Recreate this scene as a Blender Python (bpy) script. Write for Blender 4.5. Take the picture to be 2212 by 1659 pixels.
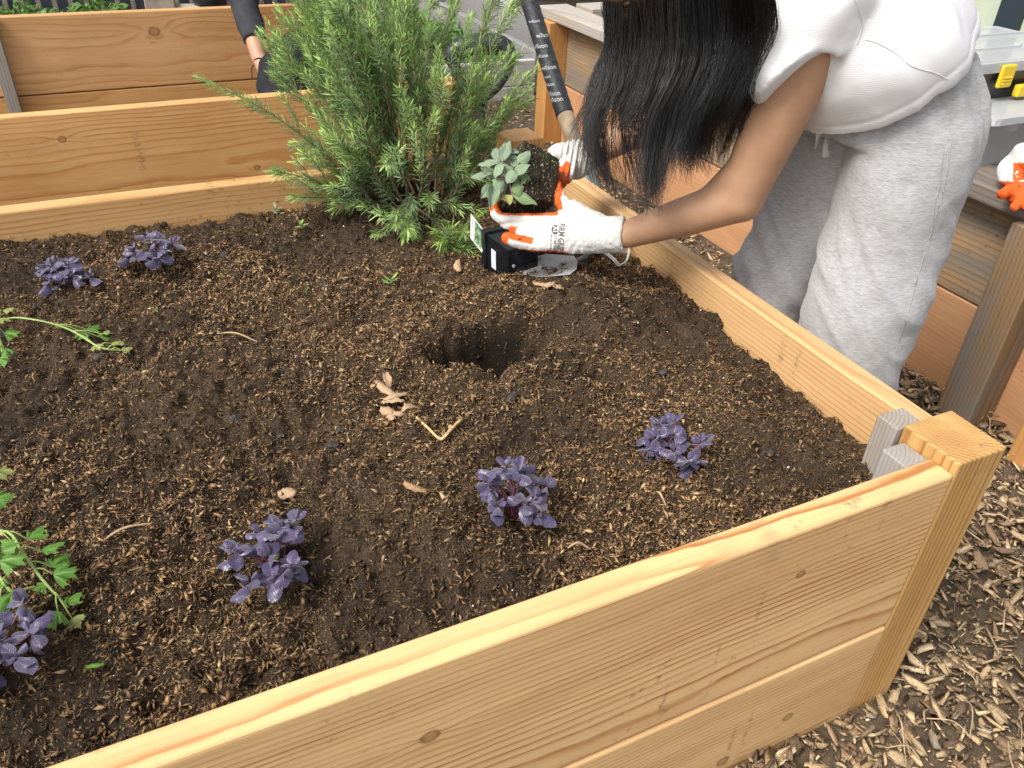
import bpy, bmesh, math, random
import numpy as np
from mathutils import Vector, Matrix
from mathutils.bvhtree import BVHTree
PI = math.pi
SC = bpy.context.scene
COL = SC.collection
for o in list(bpy.data.objects): bpy.data.objects.remove(o)

# ------------------------------------------------------------------ camera
CF, CPITCH, CROLL, CYAW = 1756.36, 34.4583, 2.5718, 26.7446      # focal length in units of a 2212 wide picture
CPOS = np.array([-0.86062625, -0.45589052, 0.63633596])
def cam_axes():
    pi, ro, ya = (math.radians(a) for a in (CPITCH, CROLL, CYAW))
    fw = np.array([math.sin(ya)*math.cos(pi), math.cos(ya)*math.cos(pi), -math.sin(pi)])
    r = np.array([math.cos(ya), -math.sin(ya), 0.0]); u = np.cross(r, fw)
    return fw, math.cos(ro)*r + math.sin(ro)*u, -math.sin(ro)*r + math.cos(ro)*u
FW, CR, CU = cam_axes()
cd = bpy.data.cameras.new('camera'); cam = bpy.data.objects.new('camera', cd); COL.objects.link(cam)
cam.matrix_world = Matrix(((CR[0], CU[0], -FW[0], CPOS[0]), (CR[1], CU[1], -FW[1], CPOS[1]), (CR[2], CU[2], -FW[2], CPOS[2]), (0, 0, 0, 1)))
cd.sensor_fit = 'HORIZONTAL'; cd.sensor_width = 36; cd.lens = CF/2212*36
cd.clip_start = 0.02; cd.clip_end = 300
cd.dof.use_dof = True; cd.dof.focus_distance = 1.25; cd.dof.aperture_fstop = 22
SC.camera = cam

# ------------------------------------------------------------------ light
W = bpy.data.worlds.new('World'); SC.world = W; W.use_nodes = True
wn = W.node_tree; wn.nodes.clear()
SUN_EL, SUN_AZ = math.radians(52), math.radians(258)       # azimuth: direction the sun stands in, clockwise from +y
sky = wn.nodes.new('ShaderNodeTexSky'); sky.sky_type = 'NISHITA'; sky.sun_disc = False
sky.sun_elevation = SUN_EL; sky.sun_rotation = SUN_AZ; sky.dust_density = 3.0; sky.air_density = 1.0
hs = wn.nodes.new('ShaderNodeHueSaturation'); hs.inputs['Saturation'].default_value = 0.28
bg = wn.nodes.new('ShaderNodeBackground'); bg.inputs['Strength'].default_value = 0.15
wo = wn.nodes.new('ShaderNodeOutputWorld')
wn.links.new(sky.outputs[0], hs.inputs['Color']); wn.links.new(hs.outputs[0], bg.inputs[0]); wn.links.new(bg.outputs[0], wo.inputs[0])
sl = bpy.data.lights.new('sun', 'SUN'); so = bpy.data.objects.new('sun', sl); COL.objects.link(so)
sl.energy = 2.2; sl.angle = math.radians(20); sl.color = (1.0, 0.95, 0.87)
sd = Vector((math.sin(SUN_AZ)*math.cos(SUN_EL), math.cos(SUN_AZ)*math.cos(SUN_EL), math.sin(SUN_EL)))
so.rotation_euler = sd.to_track_quat('Z', 'Y').to_euler(); so.location = sd*20
SC.view_settings.view_transform = 'Standard'; SC.view_settings.look = 'None'
SC.view_settings.exposure = 0.60; SC.view_settings.gamma = 1

# ------------------------------------------------------------------ helpers
def V3(p): return np.array(p, float)
def ray(u, v): return FW + CR*(u-1106)/CF + CU*(829.5-v)/CF
def atd(u, v, t): return CPOS + ray(u, v)*t                 # point at depth t
def atp(u, v, ax, val):                                     # point on an axis-aligned plane
    d = ray(u, v); return CPOS + d*((val-CPOS[ax])/d[ax])
def nrm(v): v = V3(v); return v/max(1e-9, np.linalg.norm(v))

_rs = np.random.RandomState(7); _G = _rs.rand(64, 64, 64)
def vnoise(P):
    P = np.asarray(P, float); i = np.floor(P).astype(int); f = P-i; f = f*f*(3-2*f)
    r = 0
    for dx in (0, 1):
        for dy in (0, 1):
            for dz in (0, 1):
                w = (f[:, 0] if dx else 1-f[:, 0])*(f[:, 1] if dy else 1-f[:, 1])*(f[:, 2] if dz else 1-f[:, 2])
                r = r + w*_G[(i[:, 0]+dx) & 63, (i[:, 1]+dy) & 63, (i[:, 2]+dz) & 63]
    return r*2-1
def fbm(P, s, oct=4, off=0):
    P = np.asarray(P, float)*s + off; a = 1; r = 0
    for k in range(oct):
        r = r + a*vnoise(P + 17.3*k); P = P*2.03; a *= .5
    return r

def npmesh(name, V, F, cols=None, smooth=False):
    me = bpy.data.meshes.new(name)
    V = np.asarray(V, np.float32)
    if isinstance(F, np.ndarray):
        k = F.shape[1]; n = len(F)
        me.vertices.add(len(V)); me.vertices.foreach_set('co', V.ravel())
        me.loops.add(n*k); me.loops.foreach_set('vertex_index', F.astype(np.int32).ravel())
        me.polygons.add(n); me.polygons.foreach_set('loop_start', np.arange(0, n*k, k, dtype=np.int32))
        me.update(calc_edges=True); me.validate()
    else:
        me.from_pydata([tuple(map(float, v)) for v in V], [], [tuple(f) for f in F]); me.update()
    if cols is not None:
        a = me.color_attributes.new('Col', 'FLOAT_COLOR', 'POINT')
        c = np.ones((len(V), 4), np.float32); c[:, :cols.shape[1]] = cols
        a.data.foreach_set('color', c.ravel())
    if smooth: me.polygons.foreach_set('use_smooth', np.ones(len(me.polygons), bool))
    return me
def link(me, name, mat=None, parent=None):
    o = bpy.data.objects.new(name, me); COL.objects.link(o)
    if mat is not None and me is not None and not me.materials: me.materials.append(mat)
    if parent is not None: par(o, parent)
    return o
def root_loc(p):
    l = Vector(p.location)
    while p.parent: p = p.parent; l = l + Vector(p.location)
    return l
def par(o, p):
    o.parent = p
    o.matrix_parent_inverse = p.get('_wi') and Matrix.Identity(4) or Matrix.Identity(4)
    o.matrix_parent_inverse = WM[p.name].inverted() if p.name in WM else Matrix.Identity(4)
WM = {}
def setw(o):      # remember the world matrix of an object whose transform is final
    m = Matrix.LocRotScale(o.location, o.rotation_euler, o.scale)
    if o.parent: m = WM[o.parent.name] @ o.matrix_parent_inverse @ m
    WM[o.name] = m; return o
def tag(o, label=None, cat=None, group=None, kind=None):
    if label: o['label'] = label
    if cat: o['category'] = cat
    if group: o['group'] = group
    if kind: o['kind'] = kind
    return o
def empty(name, loc, label, cat, group=None):
    o = bpy.data.objects.new(name, None); COL.objects.link(o); o.location = Vector(tuple(map(float, loc)))
    o.empty_display_size = .05; setw(o); return tag(o, label, cat, group)
def mesh(name, V, F, mat, parent=None, smooth=False, cols=None):
    return setw(link(npmesh(name, V, F, cols, smooth), name, mat, parent))

class MB:        # a collector of shapes for one mesh
    def __init__(s): s.V = []; s.F = []
    def add(s, V, F):
        o = len(s.V); s.V += [tuple(map(float, v)) for v in V]; s.F += [tuple(int(i)+o for i in f) for f in F]; return s
    def box(s, c, d, M=None):
        c = V3(c); d = V3(d)/2
        vs = [V3((x, y, z))*d for x in (-1, 1) for y in (-1, 1) for z in (-1, 1)]
        if M is not None: vs = [M @ v for v in vs]
        return s.add([v+c for v in vs], [(0, 1, 3, 2), (4, 6, 7, 5), (0, 4, 5, 1), (2, 3, 7, 6), (0, 2, 6, 4), (1, 5, 7, 3)])
    def tube(s, pts, r, seg=10, up=(0, 0, 1), caps='round'):
        V, F = sweep(pts, r, seg=seg, up=up, caps=caps); return s.add(V, F)
    def build(s, name, mat, parent=None, smooth=False, cols=None):
        return mesh(name, s.V, s.F, mat, parent, smooth, cols)

def catmull(P, n):
    P = [V3(p) for p in P]
    if len(P) == 2: return [P[0]+(P[1]-P[0])*i/(n-1) for i in range(n)]
    Q = [2*P[0]-P[1]] + P + [2*P[-1]-P[-2]]; out = []
    for i in range(n):
        t = i/(n-1)*(len(P)-1); k = min(int(t), len(P)-2); t -= k
        a, b, c, d = Q[k:k+4]
        out.append(.5*((2*b)+(-a+c)*t+(2*a-5*b+4*c-d)*t*t+(-a+3*b-3*c+d)*t**3))
    return out
def sweep(pts, rads, seg=16, up=(0, 0, 1), caps='round', n=None):
    R = [((r, r) if not hasattr(r, '__len__') else tuple(r)) for r in (rads if hasattr(rads, '__len__') else [rads]*len(pts))]
    n = n or max(2, (len(pts)-1)*5+1)
    if len(pts) == 2 and n == 6 and caps == 'flat': n = 2
    C = catmull([V3(p) for p in pts], n)
    Rr = catmull([V3((a, b, 0)) for a, b in R], n) if len(R) > 1 else [V3((R[0][0], R[0][1], 0))]*n
    rings = []
    upv = V3(up)
    T = [nrm(C[min(i+1, n-1)]-C[max(i-1, 0)]) for i in range(n)]
    fr = []
    for i in range(n):
        sd_ = np.cross(T[i], upv)
        if np.linalg.norm(sd_) < .15: sd_ = np.cross(T[i], (upv+V3((.31, .57, .12))))
        sd_ = nrm(sd_); fr.append((sd_, np.cross(sd_, T[i])))
    def ring(c, s, u_, a, b): return [c + s*a*math.cos(2*PI*k/seg) + u_*b*math.sin(2*PI*k/seg) for k in range(seg)]
    if caps == 'round':
        for q in (80, 55, 28):
            a = math.radians(q); k = min(Rr[0][0], Rr[0][1])
            rings.append(ring(C[0]-T[0]*k*math.sin(a), *fr[0], Rr[0][0]*math.cos(a), Rr[0][1]*math.cos(a)))
    for i in range(n): rings.append(ring(C[i], *fr[i], max(1e-5, Rr[i][0]), max(1e-5, Rr[i][1])))
    if caps == 'round':
        for q in (28, 55, 80):
            a = math.radians(q); k = min(Rr[-1][0], Rr[-1][1])
            rings.append(ring(C[-1]+T[-1]*k*math.sin(a), *fr[-1], Rr[-1][0]*math.cos(a), Rr[-1][1]*math.cos(a)))
    V = [p for r in rings for p in r]; F = []
    for i in range(len(rings)-1):
        for k in range(seg):
            a = i*seg+k; b = i*seg+(k+1) % seg; F.append((a, b, b+seg, a+seg))
    F.append(tuple(range(seg-1, -1, -1))); m = (len(rings)-1)*seg; F.append(tuple(m+k for k in range(seg)))
    return V, F
def ellipsoid(c, r, M=None, nu=16, nv=10):
    V = []; F = []
    for j in range(nv+1):
        a = -PI/2+PI*(j/nv)*.98+PI*.01
        for i in range(nu):
            b = 2*PI*i/nu; p = V3((r[0]*math.cos(a)*math.cos(b), r[1]*math.cos(a)*math.sin(b), r[2]*math.sin(a)))
            V.append((M @ p if M is not None else p)+V3(c))
    for j in range(nv):
        for i in range(nu):
            a = j*nu+i; b = j*nu+(i+1) % nu; F.append((a, b, b+nu, a+nu))
    F.append(tuple(range(nu-1, -1, -1))); F.append(tuple(nv*nu+k for k in range(nu)))
    return V, F
def voxel(mb, size, smooth=4, fac=.6):      # union of overlapping shapes into one continuous surface
    me = npmesh('tmp', mb.V, mb.F); o = bpy.data.objects.new('tmp', me); COL.objects.link(o)
    m = o.modifiers.new('r', 'REMESH'); m.mode = 'VOXEL'; m.voxel_size = size
    if smooth: s = o.modifiers.new('s', 'SMOOTH'); s.iterations = smooth; s.factor = fac
    dg = bpy.context.evaluated_depsgraph_get(); dg.update()
    ev = o.evaluated_get(dg); out = bpy.data.meshes.new_from_object(ev)
    bpy.data.objects.remove(o); bpy.data.meshes.remove(me)
    out.polygons.foreach_set('use_smooth', np.ones(len(out.polygons), bool))
    return out
def getv(me):
    a = np.empty(len(me.vertices)*3, np.float32); me.vertices.foreach_get('co', a); return a.reshape(-1, 3).astype(float)
def getn(me):
    a = np.empty(len(me.vertices)*3, np.float32); me.vertices.foreach_get('normal', a); return a.reshape(-1, 3).astype(float)
def setv(me, V): me.vertices.foreach_set('co', V.astype(np.float32).ravel()); me.update()
def setcol(me, C):
    a = me.color_attributes.new('Col', 'FLOAT_COLOR', 'POINT'); c = np.ones((len(C), 4), np.float32); c[:, :C.shape[1]] = C
    a.data.foreach_set('color', c.ravel())

# ------------------------------------------------------------------ material helpers
class NT:
    def __init__(s, name, rough=.6, spec=.5):
        s.m = bpy.data.materials.new(name); s.m.use_nodes = True; s.t = s.m.node_tree; s.n = s.t.nodes; s.n.clear()
        s.out = s.n.new('ShaderNodeOutputMaterial'); s.b = s.n.new('ShaderNodeBsdfPrincipled')
        s.t.links.new(s.b.outputs[0], s.out.inputs[0]); s.b.inputs['Roughness'].default_value = rough
        s.b.inputs['Specular IOR Level'].default_value = spec
    def L(s, a, b):
        s.t.links.new(a, b)
    def put(s, sock, v):
        if hasattr(v, 'links') or isinstance(v, bpy.types.NodeSocket): s.L(v, sock)
        else:
            if hasattr(sock.default_value, '__len__') and not hasattr(v, '__len__'): v = (v,)*len(sock.default_value)
            if hasattr(v, '__len__') and len(v) == 3 and len(sock.default_value) == 4: v = (*v, 1)
            sock.default_value = v
    def math(s, op, a, b=None, c=None, clamp=False):
        n = s.n.new('ShaderNodeMath'); n.operation = op; n.use_clamp = clamp
        s.put(n.inputs[0], a)
        if b is not None: s.put(n.inputs[1], b)
        if c is not None: s.put(n.inputs[2], c)
        return n.outputs[0]
    def noise(s, vec, scale=5, detail=3, rough=.55, dist=0, out=0):
        n = s.n.new('ShaderNodeTexNoise'); s.L(vec, n.inputs['Vector'])
        n.inputs['Scale'].default_value = scale; n.inputs['Detail'].default_value = detail
        n.inputs['Roughness'].default_value = rough; n.inputs['Distortion'].default_value = dist
        return n.outputs[out]
    def coord(s, kind='Object'): return s.n.new('ShaderNodeTexCoord').outputs[kind]
    def vec(s, v, sc=(1, 1, 1), loc=(0, 0, 0), rot=(0, 0, 0)):
        n = s.n.new('ShaderNodeMapping'); s.L(v, n.inputs[0]); n.inputs['Scale'].default_value = sc
        n.inputs['Location'].default_value = loc; n.inputs['Rotation'].default_value = rot; return n.outputs[0]
    def vadd(s, a, b):
        n = s.n.new('ShaderNodeVectorMath'); n.operation = 'ADD'; s.L(a, n.inputs[0]); s.put(n.inputs[1], b); return n.outputs[0]
    def sep(s, v): n = s.n.new('ShaderNodeSeparateXYZ'); s.L(v, n.inputs[0]); return n.outputs
    def mix(s, f, a, b, mode='MIX'):
        n = s.n.new('ShaderNodeMix'); n.data_type = 'RGBA'; n.blend_type = mode; n.clamp_factor = True
        s.put(n.inputs[0], f); s.put(n.inputs[6], a); s.put(n.inputs[7], b); return n.outputs[2]
    def ramp(s, f, stops, interp='LINEAR'):
        n = s.n.new('ShaderNodeValToRGB'); n.color_ramp.interpolation = interp; s.L(f, n.inputs[0])
        e = n.color_ramp.elements
        while len(e) < len(stops): e.new(.5)
        for k, (p, c) in enumerate(stops):
            e[k].position = p; e[k].color = (*c, 1) if hasattr(c, '__len__') else (c, c, c, 1)
        return n.outputs[0]
    def rmap(s, v, a, b, c=0, d=1):
        n = s.n.new('ShaderNodeMapRange'); s.L(v, n.inputs[0])
        for k, x in enumerate((a, b, c, d)): n.inputs[k+1].default_value = x
        return n.outputs[0]
    def attr(s, name='Col'):
        n = s.n.new('ShaderNodeAttribute'); n.attribute_name = name; return n.outputs['Color']
    def rnd(s): return s.n.new('ShaderNodeObjectInfo').outputs['Random']
    def base(s, c): s.put(s.b.inputs['Base Color'], c); return s
    def bump(s, h, strength=.3, dist=.002):
        n = s.n.new('ShaderNodeBump'); s.L(h, n.inputs['Height']); n.inputs['Strength'].default_value = strength
        n.inputs['Distance'].default_value = dist; s.L(n.outputs[0], s.b.inputs['Normal']); return s
    def set(s, **k):
        for a, v in k.items(): s.put(s.b.inputs[a.replace('_', ' ')], v)
        return s
def plain(name, c, rough=.5, metal=0, noise=0, spec=.5, sc=40):
    m = NT(name, rough, spec)
    if noise:
        v = m.noise(m.coord(), sc, 4)
        m.base(m.mix(m.rmap(v, .3, .7), tuple(x*(1-noise) for x in c), tuple(min(1, x*(1+noise)) for x in c)))
    else: m.base(c)
    m.set(Metallic=metal); return m.m

def wood(name, early, late, ring=.006, pith=(-.1, -.06), knots=(), warp=.01, late_w=1.0, stains=.25, grey=None, axis='x', rough=.55, seed=0., contrast=1.0, marks=(), gmix=.5):
    """sawn softwood: growth rings cut by the faces, knots that push the rings aside, fibres, handling dirt"""
    m = NT(name, rough, .35); co = m.coord(); rn = m.rnd()
    X, Y, Z = m.sep(co)
    if axis == 'z': X, Y, Z = Z, Y, X
    cb = m.n.new('ShaderNodeCombineXYZ'); m.L(X, cb.inputs[0]); m.L(Y, cb.inputs[1]); m.L(Z, cb.inputs[2])
    off = m.n.new('ShaderNodeCombineXYZ'); m.L(m.math('MULTIPLY_ADD', rn, 37.0, seed), off.inputs[0]); m.L(m.math('MULTIPLY', rn, 11.0), off.inputs[1])
    P = m.vadd(cb.outputs[0], off.outputs[0])
    n1 = m.noise(m.vec(P, (1.1, 2.2, 2.2)), 1.6, 2, .45)
    n2 = m.noise(m.vec(P, (1.6, 12, 12)), 3.0, 4, .6)
    dy = m.math('SUBTRACT', Y, pith[0]); dz = m.math('SUBTRACT', Z, pith[1])
    R = m.math('SQRT', m.math('ADD', m.math('POWER', dy, 2.0), m.math('POWER', dz, 2.0)))
    R = m.math('ADD', R, m.math('MULTIPLY', m.math('SUBTRACT', n1, .5), warp*4))
    R = m.math('ADD', R, m.math('MULTIPLY', m.math('SUBTRACT', n2, .5), warp*.9))
    masks = []
    for (kx, kz, kr, amp) in knots:
        ex = m.math('SUBTRACT', X, kx); ez = m.math('SUBTRACT', Z, kz)
        d2 = m.math('ADD', m.math('POWER', m.math('MULTIPLY', ex, .55), 2.0), m.math('POWER', ez, 2.0))
        g = m.math('EXPONENT', m.math('MULTIPLY', d2, -1/(2.6*kr)**2))
        sg = m.math('MULTIPLY', g, m.math('MULTIPLY', m.math('SIGN', ez), amp))
        R = m.math('ADD', R, sg)
        d = m.math('SQRT', m.math('ADD', m.math('POWER', m.math('MULTIPLY', ex, .8), 2.0), m.math('POWER', ez, 2.0)))
        dn = m.math('ADD', d, m.math('MULTIPLY', m.math('SUBTRACT', m.noise(P, 120, 2), .5), kr*.5))
        masks.append((dn, kr))
    ph = m.math('FRACT', m.math('DIVIDE', R, ring))
    band = m.ramp(ph, [(0, 0), (.4, .06), (.68, .35), (.86, 1.0), (.94, .85), (1.0, 0)])
    cm = m.rmap(m.noise(m.vec(P, (.6, 17, 17)), 2.0, 3), .32, .68, .22*contrast, 1.0*contrast)
    col = m.mix(m.math('MULTIPLY', m.math('MULTIPLY', band, cm), late_w), early, late)
    big = m.noise(m.vec(P, (1.2, 5, 5)), 2.2, 3, .6)
    col = m.mix(m.rmap(big, .35, .72, 0, .4), col, tuple(c*.8 for c in late), 'MIX') if grey is None else col
    fib = m.noise(m.vec(P, (5, 420, 420)), 1.0, 2, .6)
    col = m.mix(.5, col, m.ramp(fib, [(.25, .78), (.7, 1.12)]), 'MULTIPLY')
    for dn, kr in masks:
        rim = m.math('MULTIPLY', m.rmap(dn, kr*1.25, kr*.95), m.rmap(dn, kr*.45, kr*.85))
        core = m.rmap(dn, kr*1.0, kr*.8)
        ringk = m.math('FRACT', m.math('DIVIDE', dn, kr*.24))
        col = m.mix(m.math('MULTIPLY', core, .5), col, m.mix(m.math('MULTIPLY', ringk, .5), tuple(c*.75 for c in late), tuple(c*.4 for c in late)))
        col = m.mix(m.math('MULTIPLY', rim, .55), col, (.12, .055, .025))
    if grey is not None:
        gm = m.noise(m.vec(P, (1.5, 7, 7)), 2.4, 4, .62)
        col = m.mix(m.rmap(gm, gmix-.14, gmix+.14), col, grey)
        col = m.mix(m.math('MULTIPLY', band, .45), col, tuple(c*.55 for c in grey))
    if stains:
        st = m.noise(P, 55, 5, .7); st2 = m.noise(P, 4.5, 3, .6)
        k = m.math('MULTIPLY', m.rmap(st, .58, .70), m.rmap(st2, .42, .60))
        col = m.mix(m.math('MULTIPLY', k, stains), col, (.09, .06, .04))
        dsm = m.noise(m.vec(P, (8, 3, 3)), 1.0, 2, .5); dfi = m.noise(m.vec(P, (2, 130, 130)), 1, 2)
        col = m.mix(m.math('MULTIPLY', m.math('MULTIPLY', m.rmap(dsm, .66, .74), m.rmap(dfi, .4, .7)), stains), col, (.16, .12, .085))
    for (mx, mz, w, h) in marks:     # handling scuffs: short dark smears across the board
        ex = m.math('ABSOLUTE', m.math('SUBTRACT', X, mx)); ez = m.math('ABSOLUTE', m.math('SUBTRACT', Z, mz))
        k = m.math('MULTIPLY', m.rmap(ex, w, w*.3), m.rmap(ez, h, h*.5))
        nn = m.rmap(m.noise(m.vec(P, (60, 160, 160)), 1, 3), .45, .6)
        col = m.mix(m.math('MULTIPLY', m.math('MULTIPLY', k, nn), .45), col, (.07, .055, .04))
    m.base(col)
    h = m.math('ADD', m.math('MULTIPLY', band, -.5), m.math('MULTIPLY', fib, .8))
    m.bump(h, .35, .0006 if grey is None else .0015)
    m.b.inputs['Roughness'].default_value = rough
    return m.m

FIR_E, FIR_L = (.66, .40, .17), (.40, .155, .04)
M = {}
M['near_up'] = wood('fir_near_upper', (.82, .55, .265), (.44, .185, .055), ring=.0082, pith=(.085, -.125), warp=.0085, seed=3.1, contrast=1.35, stains=.6,
                    knots=((.673, .061, .006, .004), (.194, .031, .009, .007)), marks=((.62, .03, .004, .045), (.57, -.04, .003, .03), (.50, -.09, .005, .04)))
M['near_low'] = wood('fir_near_lower', (.77, .52, .255), (.45, .20, .06), ring=.0085, pith=(.04, -.14), warp=.007, seed=8.2, contrast=1.0,
                     knots=((.75, -.012, .008, .005), (.64, -.053, .009, .006)), marks=((.67, .0, .006, .07), (.645, -.02, .005, .06)))
M['side'] = wood('fir_side', (.72, .47, .23), (.46, .21, .07), ring=.0085, pith=(.09, -.15), warp=.007, seed=5.7, contrast=1.0, knots=((.27, -.04, .010, .004),),
                 marks=((-.335, .11, .010, .03), (-.37, .09, .006, .05), (-.02, .10, .012, .03)))
M['far'] = wood('fir_far', (.70, .42, .18), (.47, .20, .055), ring=.011, pith=(.05, -.17), warp=.012, seed=1.3, contrast=1.05, stains=.6,
                knots=((.84, .06, .016, .012),), marks=((.55, .1, .02, .03), (.2, .1, .012, .03)))
M['bed2_front'] = wood('fir_bed2_front', (.76, .45, .19), (.50, .20, .05), ring=.0095, pith=(.10, -.03), warp=.010, seed=2.4, contrast=1.0,
                       knots=((-.058, .076, .008, .007), (.425, -.057, .007, .006)), marks=((.12, .02, .014, .07),))
M['bed2_back'] = wood('fir_bed2_back', (.74, .44, .20), (.52, .23, .07), ring=.013, pith=(.13, -.01), warp=.014, seed=9.9, contrast=.95, knots=((.295, .066, .017, .024),))
M['bed2_low'] = wood('fir_bed2_low', (.67, .38, .15), (.46, .18, .045), ring=.02, pith=(.02, .1), warp=.02, seed=4.4, contrast=.7)
M['bed2_side'] = wood('fir_bed2_side', (.72, .48, .23), (.55, .30, .11), ring=.02, pith=(.1, -.2), warp=.008, seed=6.4, contrast=.4, stains=.1)
M['post'] = wood('fir_post', (.64, .39, .145), (.34, .135, .035), ring=.0062, pith=(.05, .085), warp=.0026, axis='z', seed=1.0, contrast=1.25, stains=.6,
                 knots=(), marks=())
M['post2'] = wood('fir_post_far', (.66, .38, .15), (.46, .19, .05), ring=.007, pith=(.05, .09), warp=.003, axis='z', seed=4.0, contrast=1.0)
M['cleat'] = wood('grey_cleat', (.34, .29, .23), (.17, .13, .10), ring=.0055, pith=(.05, -.04), warp=.002, axis='z', seed=2., grey=(.36, .335, .305), contrast=.9, rough=.75)
M['plant_up'] = wood('aged_plank_upper', (.48, .29, .14), (.30, .15, .065), ring=.014, pith=(.04, -.2), warp=.014, seed=7., grey=(.25, .215, .165), stains=.7, rough=.7, gmix=.46)
M['plant_low'] = wood('aged_plank_lower', (.62, .34, .175), (.46, .21, .09), ring=.013, pith=(.04, .2), warp=.016, seed=12., stains=.5, rough=.65, contrast=.5)
M['plant_post'] = wood('aged_post', (.30, .185, .09), (.18, .10, .045), ring=.009, pith=(.06, -.03), warp=.006, axis='z', seed=5., grey=(.22, .20, .17), stains=.5, rough=.7, gmix=.55)
M['orange_post'] = wood('orange_post', (.60, .32, .11), (.44, .19, .05), ring=.012, pith=(.06, -.03), warp=.004, axis='z', seed=8., contrast=.6)
M['cap'] = wood('weathered_cap', (.50, .42, .33), (.33, .26, .19), ring=.012, pith=(.06, -.12), warp=.01, seed=3., grey=(.42, .39, .36), stains=.3, rough=.75, gmix=.5)
M['deck'] = wood('dark_deck', (.24, .19, .15), (.10, .075, .06), ring=.010, pith=(.03, -.05), warp=.012, seed=3.8, grey=(.20, .175, .155), stains=.4, rough=.7, gmix=.5)
M['silver'] = wood('silver_board', (.62, .60, .57), (.42, .40, .37), ring=.016, pith=(.06, -.2), warp=.006, seed=1.8, grey=(.60, .585, .565), stains=.2, rough=.8, gmix=.4)
M['charred'] = wood('grey_board', (.34, .31, .29), (.2, .17, .15), ring=.014, pith=(.06, -.2), warp=.008, seed=2.8, grey=(.30, .29, .29), stains=.2, rough=.8, gmix=.4)

def board(name, c, size, mat, parent, rotz=0, bevel=.004, rot=None, warp=0):
    """a plank: local x runs along the grain"""
    lx, ly, lz = size
    bm = bmesh.new(); bmesh.ops.create_cube(bm, size=1)
    for v in bm.verts: v.co = Vector((v.co.x*lx, v.co.y*ly, v.co.z*lz))
    if bevel: bmesh.ops.bevel(bm, geom=list(bm.edges), offset=bevel, segments=3, affect='EDGES', profile=.5)
    me = bpy.data.meshes.new(name); bm.to_mesh(me); bm.free()
    o = bpy.data.objects.new(name, me); COL.objects.link(o); me.materials.append(mat)
    o.location = Vector(tuple(map(float, c))); o.rotation_euler = rot or (0, 0, rotz)
    if parent: par(o, parent)
    return setw(o)

# ================================================================== SETTING
GZ = -.52
# chips of bark over dark earth
gm = NT('mulch_earth', .95); gc = gm.coord()
gm.base(gm.mix(gm.rmap(gm.noise(gc, 30, 6, .7), .35, .65), (.05, .035, .022), (.16, .115, .07))).bump(gm.noise(gc, 90, 5, .7), .8, .01)
mulch_m = gm.m
GV = []; n = 60
bmV = [(-150, -150, GZ), (150, -150, GZ), (150, 150, GZ), (-150, 150, GZ)]
tag(mesh('ground', bmV, [(0, 1, 2, 3)], mulch_m), kind='structure')

rs = np.random.RandomState(11)
def rotmats(n, tilt, rs):
    """random yaw, limited random tilt"""
    yaw = rs.rand(n)*2*PI; tx = rs.randn(n)*tilt; ty = rs.randn(n)*tilt
    cz, sz = np.cos(yaw), np.sin(yaw); cx, sx = np.cos(tx), np.sin(tx); cy, sy = np.cos(ty), np.sin(ty)
    Rz = np.zeros((n, 3, 3)); Rz[:, 0, 0] = cz; Rz[:, 0, 1] = -sz; Rz[:, 1, 0] = sz; Rz[:, 1, 1] = cz; Rz[:, 2, 2] = 1
    Rx = np.zeros((n, 3, 3)); Rx[:, 0, 0] = 1; Rx[:, 1, 1] = cx; Rx[:, 1, 2] = -sx; Rx[:, 2, 1] = sx; Rx[:, 2, 2] = cx
    Ry = np.zeros((n, 3, 3)); Ry[:, 1, 1] = 1; Ry[:, 0, 0] = cy; Ry[:, 0, 2] = sy; Ry[:, 2, 0] = -sy; Ry[:, 2, 2] = cy
    return Rz @ Rx @ Ry
def scatter(template_V, template_F, pos, size, tilt, jitter, cols, rs):
    n = len(pos); k = len(template_V)
    T = np.asarray(template_V, float)[None]*np.ones((n, 1, 1)) + rs.uniform(-jitter, jitter, (n, k, 3))
    T = T*size[:, None, :]
    # bend along the length
    T[:, :, 2] += (rs.randn(n)*.25)[:, None]*(T[:, :, 0]**2)/np.maximum(size[:, 0:1], 1e-6)
    R = rotmats(n, tilt, rs)
    P = np.einsum('nij,nkj->nki', R, T) + pos[:, None, :]
    F = np.asarray(template_F)[None] + (np.arange(n)*k)[:, None, None]
    return P.reshape(-1, 3), F.reshape(-1, 3), np.repeat(cols, k, axis=0)
TRI_V = [(-1, 0, 0), (1, 0, 0), (.1, -1, -.4), (-.1, 1, -.3), (0, .1, 1)]
TRI_F = [(0, 2, 4), (2, 1, 4), (1, 3, 4), (3, 0, 4), (0, 3, 2), (1, 2, 3)]
OCT_V = [(-1, 0, 0), (1, 0, 0), (0.1, -1, 0), (-.1, 1, 0), (0, 0, 1), (0, 0, -1)]
OCT_F = [(0, 2, 4), (2, 1, 4), (1, 3, 4), (3, 0, 4), (2, 0, 5), (1, 2, 5), (3, 1, 5), (0, 3, 5)]
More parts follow.
